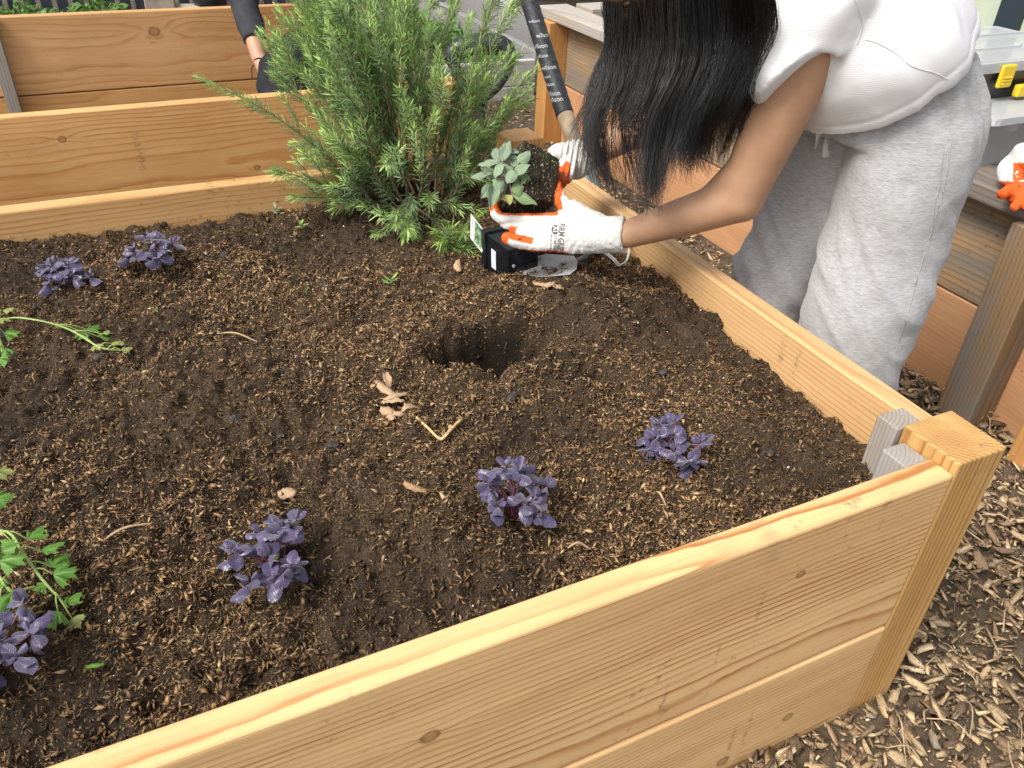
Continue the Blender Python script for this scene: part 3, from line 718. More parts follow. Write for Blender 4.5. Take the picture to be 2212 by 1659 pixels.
# ---- rosemary
M['needle'] = None
nm = NT('rosemary_needle', .5, .4); na = nm.attr()
nm.base(nm.mix(.5, na, nm.ramp(nm.noise(nm.coord(), 90, 2), [(.3, .75), (.7, 1.2)]), 'MULTIPLY'))
tr = nm.n.new('ShaderNodeBsdfTranslucent'); nm.L(na, tr.inputs[0]); mx = nm.n.new('ShaderNodeMixShader'); mx.inputs[0].default_value = .25
nm.L(nm.b.outputs[0], mx.inputs[1]); nm.L(tr.outputs[0], mx.inputs[2]); nm.L(mx.outputs[0], nm.out.inputs[0]); M['needle'] = nm.m
M['twig'] = plain('rosemary_stem', (.17, .10, .06), .7, noise=.4)
M['greenstem'] = plain('rosemary_green_stem', (.20, .26, .09), .6, noise=.2)
def needles(C_, rs, dens, ln, wd, tipcol, oldcol, start=.12, ang=(.6, 1.25)):
    """narrow bent leaves set round a shoot"""
    C_ = np.array(C_); seg = np.linalg.norm(np.diff(C_, axis=0), axis=1); cum = np.concatenate([[0], np.cumsum(seg)]); tot = cum[-1]
    n = int(tot*dens); V = []; F = []; CL = []
    if n < 1: return np.zeros((0, 3)), np.zeros((0, 3), int), np.zeros((0, 3))
    for k in range(n):
        s = start+(1-start)*(k+rs.rand())/n; d = s*tot; i = min(np.searchsorted(cum, d)-1, len(seg)-1); i = max(i, 0)
        f = (d-cum[i])/max(seg[i], 1e-6); p = C_[i]*(1-f)+C_[i+1]*f; t = nrm(C_[i+1]-C_[i])
        a = k*2.4+rs.rand()*.8; e1 = nrm(np.cross(t, (0.3, .2, 1))); e2 = np.cross(t, e1); rad = e1*math.cos(a)+e2*math.sin(a)
        an = rs.uniform(*ang)*(1-.55*max(0, (s-.85)/.15)); dr = nrm(t*math.cos(an)+rad*math.sin(an))
        l = ln*rs.uniform(.6, 1.15)*(1-.35*max(0, (s-.9)/.1)); w = wd*rs.uniform(.8, 1.2)
        sd_ = nrm(np.cross(dr, rad)+1e-6)*w/2; nn = np.cross(sd_, dr); nn = nrm(nn)*w*.25
        curl = (t*rs.uniform(.0, .45)+V3((0, 0, -1))*rs.uniform(0, .4))*l
        o = len(V)
        V += [p, p+dr*l*.45+sd_+curl*.15, p+dr*l*.45-sd_+curl*.15, p+dr*l*.42+nn+curl*.15, p+dr*l*.82+sd_*.8+curl*.55, p+dr*l*.82-sd_*.8+curl*.55, p+dr*l+curl*.85]
        F += [(o, o+1, o+3), (o, o+3, o+2), (o+3, o+1, o+4), (o+3, o+4, o+5), (o+3, o+5, o+2), (o+4, o+6, o+5)]
        m_ = min(1, max(0, (s-.45)/.55)+rs.uniform(-.25, .3)); m_ = max(0, m_)
        c = np.array(oldcol)*(1-m_)+np.array(tipcol)*m_
        if rs.rand() < .22: c = c*.4+np.array((.30, .36, .24))*.6          # pale undersides
        if rs.rand() < .02: c = np.array((.35, .24, .12))
        CL += [c*rs.uniform(.8, 1.2)]*7
    return np.array(V), np.array(F), np.array(CL)
ros = empty('rosemary_bush', (-.30, 1.19, -.09), 'large upright rosemary bush with long arching branches at the back of the near bed', 'rosemary bush')
RB = px_soil(895, 440); rs = np.random.RandomState(77)
tips = []
main = [(430, 168, 1.62), (560, 75, 1.75), (600, 120, 1.66), (600, 15, 1.85), (640, -60, 1.7), (700, -90, 1.9), (760, -80, 1.7), (830, -90, 1.9), (885, -70, 1.75), (945, 105, 1.62),
        (985, -40, 1.85), (1020, 30, 1.8), (1075, -40, 1.9), (1120, -20, 1.85), (1140, 160, 1.85), (1148, 215, 1.9), (1030, 150, 1.72), (590, 368, 1.66), (632, 425, 1.68), (660, 340, 1.75),
        (810, 505, 1.68), (870, 512, 1.66), (720, 450, 1.72), (1010, 330, 1.72), (1040, 300, 1.85), (700, 240, 1.72), (760, 140, 1.66), (800, 30, 1.68), (720, 20, 1.66), (870, 60, 1.66),
        (860, 190, 1.62), (940, 250, 1.64), (780, 260, 1.64), (1080, 120, 1.95), (930, -20, 1.95), (660, 100, 1.78), (990, 455, 1.74), (960, 490, 1.75), (740, 330, 1.66), (640, 20, 1.95), (1090, 250, 1.95)]
for (u, v, t) in main: tips.append((u, v, t, 1.0))
for k in range(58):
    u, v, t = main[rs.randint(len(main))]
    if u > 920 and v < 260 and rs.rand() < .8: continue
    u, v = u+rs.randn()*36, v+rs.randn()*42
    if u < 560+max(0, v-60)*.28 or (v > 455 and u < 770) or v > 525: continue
    tips.append((u, v, t+rs.randn()*.07, rs.uniform(.5, .85)))
for k, (u, v, t, q) in enumerate(tips):
    if v < 100 and q < 1 and u > 1100: continue
    E_ = atd(u, v, t); B_ = RB + CR*((u-860)*.00020+rs.uniform(-.02, .02)) + V3((rs.uniform(-.02, .02), rs.uniform(-.035, .035), 0)); B_[1] = min(B_[1], L-.02); B_[2] = RB[2]-.01
    S_ = B_+(E_-B_)*rs.uniform(0, .12) if q == 1 else B_+(E_-B_)*rs.uniform(.1, .4)+V3((0, 0, .03))
    D = E_-S_; hor = V3((D[0], D[1], 0)); ln_ = np.linalg.norm(D)
    c1_ = S_+D*.33+V3((0, 0, .05*ln_))+hor*.10*rs.uniform(-.2, 1)+rs.randn(3)*.008
    c2_ = S_+D*.68+V3((0, 0, .045*ln_))+hor*.08*rs.uniform(-.5, 1)+rs.randn(3)*.008
    if k == 0: c1_, c2_ = atd(760, 385, 1.72), atd(600, 255, 1.66)
    C_ = catmull([S_, c1_, c2_, E_], 22)
    C_ = [np.array([p[0], p[1], max(p[2], soil_h([p[0]], [p[1]])[0]+.008)]) if i > 3 else p for i, p in enumerate(C_)]
    mb = MB(); V_, F_ = sweep(C_, [.0024*(q)]+[.0021]*2+[.0008], seg=6, n=22, caps='flat') if False else sweep(C_, list(np.linspace(.0026*q, .0008, 22)), seg=6, n=22, caps='flat'); mb.add(V_, F_)
    Vn, Fn, Cn = needles(C_, rs, 600, .027, .0027, (.40, .60, .16), (.20, .32, .15), start=.12)
    packs = [(Vn, Fn, Cn)]
    nt = int(ln_*20)
    for j in range(nt):       # side twigs
        s = rs.uniform(.22, .97); p = C_[int(s*21)]; t_ = nrm(C_[min(21, int(s*21)+1)]-C_[max(0, int(s*21)-1)])
        a = nrm(rs.randn(3)); a = nrm(a-t_*a.dot(t_)); ll = rs.uniform(.025, .10)*(1.15-s*.5)
        e = p+(t_*.95+a*.45+V3((0, 0, .2)))*ll; mm = (p+e)/2+a*ll*.12
        Ct = catmull([p, mm, e], 7); V_, F_ = sweep(Ct, list(np.linspace(.001, .0005, 7)), seg=4, n=7, caps='flat'); mb.add(V_, F_)
        packs.append(needles(Ct, rs, 620, .024, .0026, (.47, .67, .17), (.24, .37, .15), start=.05))
    br = mb.build('branch', M['twig'], ros, True)
    off = 0; VV = []; FF = []; CC = []
    for a_, b_, c_ in packs:
        if len(a_): VV.append(a_); FF.append(b_+off); CC.append(c_); off += len(a_)
    nd = mesh('needles', np.concatenate(VV), np.concatenate(FF), M['needle'], br, cols=np.concatenate(CC)); nd['kind'] = 'stuff'
# the fresh offshoots on the soil right of the bush
off_ = empty('rosemary_sprig', px_soil(985, 535), 'low tuft of bright yellow green rosemary shoots beside the black pot', 'rosemary sprig')
for k in range(13):
    b = px_soil(985+rs.randn()*16, 535+rs.randn()*6); e = atd(*[(950, 520), (975, 490), (1000, 500), (1030, 470), (1035, 520), (965, 560), (1010, 560), (1045, 545), (940, 500), (990, 540), (1015, 530), (1030, 555), (960, 540)][k], 1.62+rs.rand()*.06)
    C_ = catmull([b, (b+e)/2+V3((0, 0, .01)), e], 8); mb = MB(); V_, F_ = sweep(C_, [.0012]*8, seg=5, n=8); mb.add(V_, F_)
    br = mb.build('shoot', M['greenstem'], off_, True)
    Vn, Fn, Cn = needles(C_, rs, 800, .024, .0026, (.30, .46, .09), (.16, .27, .06), start=.2)
    nd = mesh('needles', Vn, Fn, M['needle'], br, cols=Cn); nd['kind'] = 'stuff'
# tiny seedlings
def sprout(u, v, label, seed, n=7, l=.016, col=((.30, .46, .10), (.25, .4, .1))):
    rr = np.random.RandomState(seed); b = px_soil(u, v); t = empty('seedling', b, label, 'seedling')
    mb = MB(); P = []
    e = b+V3((rr.uniform(-.01, .01), 0, l)); mb.tube([b, e], .0006, seg=5); mb.build('stem', M['greenstem'], t, True)
    C_ = catmull([b, e], 6); Vn, Fn, Cn = needles(C_, rr, n/ l, l, l*.3, *col, start=.3, ang=(.9, 1.5))
    mesh('leaf', Vn, Fn, M['needle'], t, cols=Cn)
sprout(600, 470, 'pale grey green seedling leaning near the far board', 1, 6, .022, ((.3, .4, .2), (.25, .33, .2)))
sprout(655, 500, 'spindly pale green seedling left of the rosemary on open soil', 2, 8, .02)
sprout(845, 622, 'bright star shaped seedling in the soil below the rosemary', 3, 9, .02)
sprout(655, 636, 'tiny yellow green sprout in the middle of the soil', 4, 5, .010)
sprout(345, 675, 'tiny pale sprout in front of the round back basil', 5, 5, .009)
sprout(288, 622, 'tiny green sprout just left of the round back basil stem', 6, 4, .009)

# ---- background greens
M['straw'] = leafmat('strawberry_leaf', (.10, .26, .05), (.20, .40, .07), .45, transl=.3)
def leafy(name, label, cat, c, rx, ry, h, n, ls, mat, seed, group=None, cols=None):
    rr = np.random.RandomState(seed); t = empty(name, c, label, cat, group); mb = MB(); st_ = MB()
    base = leaf_mesh('b', 1, .85, .3, .3, .2, 'round', 4, 3); bv = getv(base); bf = [tuple(p.vertices) for p in base.polygons]
    for k in range(n):
        a = rr.rand()*2*PI; r = rr.rand()**.6; p = V3(c)+V3((rx*r*math.cos(a), ry*r*math.sin(a), h*(1-.5*r)*rr.uniform(.5, 1)))
        R = rotmats(1, .6, rr)[0]; s = ls*rr.uniform(.6, 1.2); mb.add([R @ (v*s)+p for v in bv], bf)
        if k % 3 == 0: st_.tube([V3(c)+V3((rr.randn()*.01, rr.randn()*.01, 0)), p], .002, 4)
    st_.build('stem', M['greenstem'], t); o = mb.build('foliage', mat, t, True); return t
leafy('strawberry_plant', 'leafy strawberry plant in the low grey bed, behind the black handle', 'strawberry plant', (.78, 4.35, -.47), .33, .3, .22, 170, .075, M['straw'], 1, 'strawberry plants')
leafy('strawberry_plant', 'strawberry plant close to the left post of the low grey bed', 'strawberry plant', (.45, 4.75, -.47), .3, .3, .2, 120, .07, M['straw'], 2, 'strawberry plants')
leafy('strawberry_plant', 'small yellow green plant behind the silver boards', 'strawberry plant', (.95, 3.75, -.47), .2, .25, .16, 90, .06, M['straw'], 3, 'strawberry plants')
M['weed'] = leafmat('weed_leaf', (.14, .28, .06), (.24, .40, .10), .5, transl=.3)
leafy('weed_clump', 'feathery green weed clump behind the far board near the left corner', 'weeds', (-1.10, 3.62, -.13), .16, .1, .12, 240, .022, M['weed'], 4, 'weeds by the fence')
leafy('weed_clump', 'broad leaved green weed behind the far board by the dark fence', 'weeds', (-.84, 3.62, -.13), .13, .1, .14, 110, .04, M['weed'], 5, 'weeds by the fence')
leafy('weed_clump', 'weed tuft at the far left corner beyond the second bed', 'weeds', (-1.3, 3.6, -.13), .1, .1, .08, 90, .025, M['weed'], 6, 'weeds by the fence')
# blocks and pot on the terrace
M['block'] = plain('weathered_block', (.42, .36, .29), .8, noise=.35, sc=12)
rr = random.Random(9)
for k, (u, v, s, lab) in enumerate(((735/2212*1000*.5486*1.0, 6, .09, 'a'), (410, 18, .07, 'b'), (500, 8, .075, 'c'), (350, 14, .06, 'd'))):
    p = atp((345, 405, 502, 440)[k], (10, 14, 12, 20)[k], 1, 3.62)
    board('wood_block', (p[0], 3.62, (-.075, -.095, -.085, -.105)[k]), ((.12, .13, .10, .09)[k], .08, (.11, .07, .09, .05)[k]), M['block'], None, rotz=rr.uniform(-.6, .6), bevel=.006)
    tag(bpy.data.objects[-1] if False else COL.objects[-1], ('tallest pale wood block behind the far board, leftmost of the row', 'flat pale wood block lying behind the far board', 'square pale block beside the black flower pot', 'lowest thin block lying between its neighbours')[k], 'wood block', 'wood blocks behind the second bed')
fp = empty('flower_pot', (atp(455, 5, 1, 3.62)[0], 3.62, -.11), 'black plastic flower pot behind the far board', 'flower pot')
mb = MB(); cx_ = fp.location.x
mb.tube([(cx_, 3.62, -.11), (cx_, 3.62, .04)], [.065, .08], 20, up=(1, 0, 0), caps='flat'); mb.build('pot_body', plain('black_pot', (.02, .022, .025), .4), fp, True)
mb = MB(); mb.tube([(cx_, 3.62, .03), (cx_, 3.62, .05)], [.086, .086], 20, up=(1, 0, 0), caps='flat'); mb.build('rim', plain('black_pot_rim', (.02, .022, .025), .4), fp, True)
# ================================================================== tools standing between the beds
def projpx(P):
    d = np.asarray(P)-CPOS; z = d @ FW
    return np.stack([1106+CF*(d @ CR)/z, 829.5-CF*(d @ CU)/z], -1)
def text_on(txt, org, rd, up, h, bvh, mat, parent, name='lettering', bold=.0, sx=1.0, lift=.0004, toward=None):
    """flat print: letters are laid on a surface found along the given direction"""
    cu = bpy.data.curves.new('t', 'FONT'); cu.body = txt; cu.size = 1; cu.offset = bold; cu.resolution_u = 2
    o = bpy.data.objects.new('t', cu); COL.objects.link(o); dg = bpy.context.evaluated_depsgraph_get(); dg.update()
    me = bpy.data.meshes.new_from_object(o.evaluated_get(dg)); bpy.data.objects.remove(o)
    bm = bmesh.new(); bm.from_mesh(me); bmesh.ops.triangulate(bm, faces=bm.faces)
    for _ in range(2): bmesh.ops.subdivide_edges(bm, edges=[e for e in bm.edges if e.calc_length() > .3], cuts=1)
    bmesh.ops.triangulate(bm, faces=bm.faces)
    rd = nrm(rd); up = nrm(up); kill = []
    for v in bm.verts:
        p = V3(org)+rd*v.co.x*h*sx+up*v.co.y*h; d = nrm(toward) if toward is not None else nrm(p-CPOS)
        hit, n_, i_, di = bvh.ray_cast(Vector(tuple(p-d*.25)), Vector(tuple(d)))
        if hit is None: kill.append(v); continue
        v.co = hit - Vector(tuple(d))*lift
    if kill: bmesh.ops.delete(bm, geom=kill, context='VERTS')
    bm.to_mesh(me); bm.free()
    me.materials.clear(); return setw(link(me, name, mat, parent))
def bvh_of(me): return BVHTree.FromPolygons([tuple(v.co) for v in me.vertices], [tuple(p.vertices) for p in me.polygons])

sh = empty('shovel', atd(1275, 393, 2.14), 'shovel leaning in the gap, its thick wooden shaft wrapped in black printed grip tape', 'shovel')
a0, a1, a2, a3 = atd(1128, -45, 2.36), atd(1221, 250, 2.25), atd(1262, 368, 2.2), atd(1262, 368, 2.2)
ax_ = nrm(a2-a0)
M['ash'] = wood('ash_shaft', (.40, .31, .20), (.26, .19, .11), ring=.004, pith=(.0, -.02), warp=.004, grey=(.33, .29, .23), stains=.3, rough=.6)
mb = MB(); mb.tube([a1-ax_*.05, a2+ax_*.02], [.0235, .0225], 20, caps='flat'); mb.build('shaft', plain('ash_handle', (.34, .26, .165), .6, noise=.25, sc=30), sh, True)
mb = MB(); N_ = 90
pts = [a0+(a1-a0)*k/N_ for k in range(N_+1)]
V_, F_ = sweep(pts, [.0245+.0013*((k % 6)/6) for k in range(N_+1)], seg=24, n=N_+1, caps='flat'); mb.add(V_, F_)
tape = NT('grip_tape', .55, .4); tn = tape.noise(tape.coord(), 150, 4)
tape.base(tape.mix(tape.rmap(tn, .4, .7), (.012, .014, .018), (.04, .042, .048))).bump(tn, .4, .001)
tp = mb.build('grip_tape', tape.m, sh, True)
tb = bvh_of(tp.data); M['print'] = plain('grey_print', (.38, .38, .38), .6)
for (u, v, s, sx) in ((1159, 82, 'wilson', 1.), (1150, 106, 'wilson', 1), (1158, 126, 'wilson', .8), (1169, 152, 'wilson', 1.), (1165, 171, 'wilson', .75), (1172, 188, 'wilson', .8), (1178, 209, 'wilson', 1.), (1181, 222, 'wilson', 1.1), (1143, 50, 'wilson', .7)):
    t_ = 2.3; text_on(s, atd(u, v, t_), CR*.97+CU*.12, CU*.97+CR*-.3, .019*sx, tb, M['print'], tp, bold=.01, sx=.9, lift=.0008)
mb = MB(); s1 = a2+ax_*.16; s2 = a2+ax_*.36
mb.tube([a2, s1, s1+ax_*.05], [(.026, .026), (.024, .024), (.03, .012)], 16, up=CR)
mb.build('socket', plain('green_grey_steel', (.20, .24, .22), .5, metal=.3, noise=.3), sh, True)
mb = MB(); mb.tube([s1+ax_*.02, s1+ax_*.08, s1+ax_*.2, s1+ax_*.27], [(.03, .006), (.085, .008), (.08, .007), (.02, .004)], 20, up=CU)
mb.build('blade', plain('shovel_steel', (.22, .23, .22), .5, metal=.4, noise=.3), sh, True)
# spade with a D grip
c_ = atd(1038, 120, 2.25); sp = empty('spade', c_-V3((0, 0, .66)), 'spade standing behind the rosemary with a black plastic D shaped grip', 'spade')
M['blackp'] = plain('black_plastic', (.02, .023, .028), .35, noise=.2)
g = [atd(1000, 190, 2.25), atd(985, 150, 2.25), atd(978, 118, 2.25), atd(1005, 101, 2.25), atd(1050, 95, 2.25), atd(1090, 103, 2.25), atd(1098, 140, 2.25), atd(1075, 185, 2.25), atd(1040, 215, 2.25)]
mb = MB(); mb.tube(g, [(.014, .012), (.015, .013), (.026, .022), (.030, .026), (.030, .026), (.026, .022), (.017, .013), (.014, .012), (.014, .012)], 14, up=-FW)
mb.tube([atd(1000, 190, 2.25), atd(1040, 222, 2.25)], [.011, .015], 12)
mb.build('grip', M['blackp'], sp, True)
mb = MB(); mb.tube([atd(1040, 215, 2.25), atd(1040, 215, 2.25)-V3((0, 0, .42))], [.014, .014], 14); mb.build('shaft', plain('dark_shaft', (.05, .05, .055), .4), sp, True)
b_ = atd(1040, 215, 2.25)-V3((0, 0, .40)); mb = MB(); mb.box(b_-V3((0, 0, .06)), (.16, .006, .2)); mb.build('blade', plain('spade_steel', (.25, .26, .26), .45, metal=.4), sp)

# ================================================================== nursery pot, tag, trowel
PYX = V3((.10, -.99, 0)); PYX = nrm(PYX); PW = V3((.99, .10, 0)); zb_ = -.093
pot_o = px_soil(1098, 600, .002); pot_o[2] = zb_
pr = empty('nursery_pot', pot_o, 'empty shiny black square nursery pot lying on its side under the gloves', 'nursery pot')
def frustum(mb, o, s0, s1, y0, y1, thick):
    """square tube along -PYX from the small closed end to the open rim, tilted a little"""
    V = []; up = nrm(V3((0, 0, 1))+PYX*-.06)
    def sq(s, y, inset=0):
        c = V3(o)+PW*.034-PYX*y*1.0+up*(.034)
        return [c+PW*a*(s/2-inset)+up*b*(s/2-inset) for a, b in ((-1, -1), (1, -1), (1, 1), (-1, 1))]
    rings = [sq(s0, y0), sq(s1, y1), sq(s1, y1, thick), sq(s0, y0+thick, thick)]
    V = [p for r in rings for p in r]; F = []
    for a in range(3):
        for k in range(4): F.append((a*4+k, a*4+(k+1) % 4, a*4+4+(k+1) % 4, a*4+4+k))
    F += [(3, 2, 1, 0), (12, 13, 14, 15)]
    mb.add(V, F)
def bev(o, w, seg=3):
    m = o.modifiers.new('b', 'BEVEL'); m.width = w; m.segments = seg; m.limit_method = 'ANGLE'; m.angle_limit = .6; return o
M['potblack'] = plain('glossy_black_pot', (.008, .009, .012), .22, noise=.3, sc=60)
mb = MB(); frustum(mb, pot_o, .068, .082, 0, .078, .0015); bev(mb.build('pot_body', M['potblack'], pr), .004)
mb = MB(); frustum(mb, pot_o, .088, .090, .070, .086, .003); bev(mb.build('rim', M['potblack'], pr), .0015)
upv = nrm(V3((0, 0, 1))+PYX*-.06)
hole_m = plain('hole_soil', (.45, .44, .43), .8); c0 = pot_o+PW*.034+upv*.034+PYX*.0012
for a, b in ((-.022, -.024), (-.022, .0), (.024, .02), (-.016, .024), (.02, -.024)):
    mb = MB(); V_, F_ = sweep([c0+PW*a+upv*b-PYX*.001, c0+PW*a+upv*b+PYX*.0008], [.0032, .0032], 10, caps='flat'); mb.add(V_, F_); mb.build('drain_hole', hole_m if b < .01 and a < 0 else M['blackp'], pr)
for a in (-.0, ):
    mb = MB(); mb.tube([c0+PW*-.03+upv*-.012, c0+PW*.03+upv*.003], [.0011, .0011], 6, up=PYX); mb.tube([c0+PW*0.01+upv*-.03, c0+PW*-.004+upv*.03], [.0011, .0011], 6, up=PYX); mb.build('base_rib', M['potblack'], pr)
# printed sticker on the side and plant tag at the rim
cs = pot_o-PW*.0042-PYX*.045+upv*.032
mb = MB(); mb.add([cs+PYX*a*.0085+upv*b*.019-PW*.0022+PW*(.0) for a, b in ((-1, -1), (1, -1), (1, 1), (-1, 1))]+[cs+PYX*a*.0085+upv*b*.019-PW*.0014 for a, b in ((-1, -1), (1, -1), (1, 1), (-1, 1))], [(0, 1, 2, 3), (7, 6, 5, 4), (0, 4, 5, 1), (1, 5, 6, 2), (2, 6, 7, 3), (3, 7, 4, 0)])
stk = NT('price_sticker', .5); stn = stk.noise(stk.vec(stk.coord(), (900, 900, 60)), 1, 1); stk.base(stk.mix(stk.rmap(stn, .56, .6), (.8, .82, .86), (.45, .5, .6)))
mb.build('sticker', stk.m, pr)
q = [atd(1017, 461, 1.595), atd(1049, 502, 1.60), atd(1041, 546, 1.605), atd(1016, 514, 1.60)]
nq = nrm(np.cross(q[1]-q[0], q[3]-q[0])); nq = nq if nq @ FW < 0 else -nq
def plate(mb, Q, n, th): mb.add([p+n*th for p in Q]+[p for p in Q], [(0, 1, 2, 3), (7, 6, 5, 4), (0, 4, 5, 1), (1, 5, 6, 2), (2, 6, 7, 3), (3, 7, 4, 0)])
mb = MB(); plate(mb, q, nq, .0008)
tg = mb.build('plant_tag', plain('white_tag', (.78, .79, .76), .45), pr)
cq = [q[0]*.76+q[1]*.24, q[1]*.93+q[0]*.07, q[2]*.93+q[3]*.07, q[3]*.72+q[2]*.28]; cen = sum(cq)/4; cq = [cen+(p-cen)*.88+nq*.0009 for p in cq]
ph = NT('sage_photo', .4); pv = ph.n.new('ShaderNodeTexVoronoi'); ph.L(ph.vec(ph.coord(), (190, 190, 90), rot=(.4, .3, .5)), pv.inputs['Vector']); pv.inputs['Scale'].default_value = 1
ph.base(ph.ramp(pv.outputs['Distance'], [(0, (.42, .52, .40)), (.35, (.20, .32, .16)), (.8, (.03, .07, .03))]))
mb = MB(); plate(mb, cq, nq, .0003); mb.build('printed_photo', ph.m, tg)
mb = MB(); tl = [q[0]*.85+q[1]*.15, q[3]*.85+q[2]*.15]
ln0 = q[0]+(q[3]-q[0])*.15+(q[1]-q[0])*.10; ln1 = q[0]+(q[3]-q[0])*.55+(q[1]-q[0])*.10
mb.tube([ln0+nq*.001, ln1+nq*.001], [.0006, .0006], 4, up=nq); mb.build('tag_print', M['print'], tg)

tw = empty('hand_trowel', px_soil(1205, 580), 'dirty grey steel hand trowel lying on the soil behind the black pot', 'hand trowel')
bl = NT('trowel_steel', .42, .5); bn = bl.noise(bl.coord(), 60, 5, .7); bl.base(bl.mix(bl.rmap(bn, .56, .66), (.44, .45, .46), (.20, .14, .09))); bl.set(Metallic=.35)
P_ = [px_soil(1130, 592, .008), px_soil(1170, 598, .009), px_soil(1232, 592, .014), px_soil(1246, 580, .018), px_soil(1247, 563, .024), px_soil(1240, 552, .026), px_soil(1180, 548, .018), px_soil(1130, 560, .010)]
cen = sum(P_)/len(P_); ctr = cen-V3((0, 0, .006)); V_ = []; F_ = []; k = len(P_)
for rr_, dz in ((1, 0), (.6, -.003)):
    V_ += [ctr+(p-cen)*rr_+V3((0, 0, .006+dz)) for p in P_]
V_ += [ctr]; V_ += [v-V3((0, 0, .0016)) for v in V_]; m_ = 2*k+1
for j in range(k):
    j2 = (j+1) % k; F_ += [(j, j2, k+j2, k+j), (k+j, k+j2, 2*k), (m_+j2, m_+j, m_+k+j, m_+k+j2), (m_+k+j2, m_+k+j, m_+2*k), (j, m_+j, m_+j2, j2)]
o = mesh('blade', V_, F_, bl.m, tw, True); bev(o, .0006)
mb = MB(); n0, n1, n2 = px_soil(1240, 566, .018), px_soil(1262, 556, .022), px_soil(1280, 540, .028)
mb.tube([n0, n1, n2], [.006, .0055, .006], 10); mb.build('neck', plain('neck_steel', (.16, .17, .18), .4, metal=.5), tw, True)
h1_ = n2+nrm(V3((.55, .8, .06)))*.11; mb = MB(); mb.tube([n2, n2*.6+h1_*.4, h1_], [.010, .0135, .0125], 14); mb.build('handle', plain('grey_grip', (.12, .13, .14), .5, noise=.2), tw, True)
cd_ = [h1_, atd(1352, 520, 1.66), atd(1357, 545, 1.63), atd(1351, 565, 1.61), atd(1336, 574, 1.60), atd(1325, 562, 1.61), atd(1309, 549, 1.63), atd(1300, 545, 1.66)]
mb = MB(); mb.tube(cd_, [.0016]*8, 6); mb.tube([p+V3((.003, 0, .002)) for p in cd_[1:]], [.0015]*7, 6); mb.build('cord', plain('grey_cord', (.50, .50, .48), .8, noise=.3, sc=300), tw, True)

# ================================================================== litter on the soil
M['dry'] = leafmat('dry_leaf', (.50, .33, .20), (.56, .38, .22), .7, transl=.15, sc=30)
def curled(name, label, cat, u, v, segs, mat=None, th=.001, dz=.006):
    """crumpled dead leaf: a ribbed strip with folds and depth"""
    b = px_soil(u, v); t = empty(name, b, label, cat)
    for k, (pts, wd) in enumerate(segs):
        P = [px_soil(a, c_, h+.007) for a, c_, h in pts]; C_ = catmull(P, 10); V = []; F = []
        for i, p in enumerate(C_):
            tt = nrm(C_[min(9, i+1)]-C_[max(0, i-1)]); s_ = nrm(np.cross(tt, (0, 0, 1))); w = wd*math.sin(PI*(.12+.80*i/9))**.7
            for j in range(5):
                q_ = (j-2)/2; V.append(p+s_*w*q_+V3((0, 0, w*.55*(q_*q_)*(1 if k % 2 else -1)+.0015*math.sin(i*2.1+j*1.7))))
        for i in range(9):
            for j in range(4): a = i*5+j; F.append((a, a+1, a+6, a+5))
        o = mesh('leaf_lobe', V, F, mat or M['dry'], t, True); m_ = o.modifiers.new('s', 'SOLIDIFY'); m_.thickness = .0006
    return t
curled('dry_oak_leaf', 'curled tan dead leaf folded like a fan in the middle of the soil', 'dead leaf', 850, 860,
       [([(815, 822, .006), (830, 835, .010), (862, 858, .012)], .008), ([(832, 806, .01), (838, 822, .014), (842, 838, .010)], .006), ([(828, 862, .010), (850, 852, .016), (882, 848, .008)], .006),
        ([(824, 870, .006), (845, 868, .012), (872, 866, .006)], .006), ([(822, 880, .006), (840, 884, .010), (850, 905, .003)], .011), ([(868, 890, .004), (880, 880, .012), (908, 882, .010)], .007), ([(845, 888, .006), (862, 890, .008), (878, 886, .006)], .006)])
curled('dead_leaf', 'pinkish brown dead leaf scrap lying in front of the black pot', 'dead leaf', 1180, 610, [([(1150, 607, .006), (1180, 612, .010), (1200, 608, .006)], .008), ([(1185, 612, .004), (1205, 622, .006), (1218, 624, .004)], .006)])
curled('dead_leaf', 'small pale leaf flake above the leggy basil', 'dead leaf', 622, 1062, [([(600, 1066, .005), (618, 1058, .009), (640, 1064, .005)], .011)])
curled('dead_leaf', 'upright brown leaf shard between the sprig tuft and the pot', 'dead leaf', 985, 575, [([(990, 560, .016), (988, 572, .008), (995, 585, .004)], .008)])
curled('bark_piece', 'long flat tan bark piece on the soil left of the round middle basil', 'bark piece', 895, 1050, [([(872, 1040, .006), (895, 1050, .008), (925, 1060, .006)], .006)], plain('bark_tan', (.33, .2, .1), .8, noise=.3, sc=200))
curled('green_blade', 'single narrow green leaf lying loose on the soil at lower left', 'leaf', 205, 1437, [([(184, 1440, .005), (205, 1436, .008), (226, 1434, .005)], .0026)], M['parsley'])
curled('dead_leaf', 'dark dry oak leaf on the bark mulch beside the planter post', 'dead leaf', 1930, 790, [([(0, 0, 0)]*0 or [(1925, 790, 0), (1935, 785, 0), (1950, 790, 0)], .001)]) if False else None
vt = empty('forked_twig', px_soil(952, 945), 'pale yellow V shaped broken twig on the soil', 'twig')
mb = MB(); mb.tube([px_soil(900, 902, .012), px_soil(925, 925, .010), px_soil(943, 943, .008), px_soil(955, 948, .007), px_soil(972, 930, .009), px_soil(994, 908, .014)], [.0019, .0021, .0022, .0026, .0024, .0024], 8)
tgm = NT('straw_twig', .65); tgm.base(tgm.mix(tgm.rmap(tgm.noise(tgm.coord(), 300, 4), .5, .62), (.62, .44, .22), (.3, .18, .08))); mb.build('twig', tgm.m, vt, True)
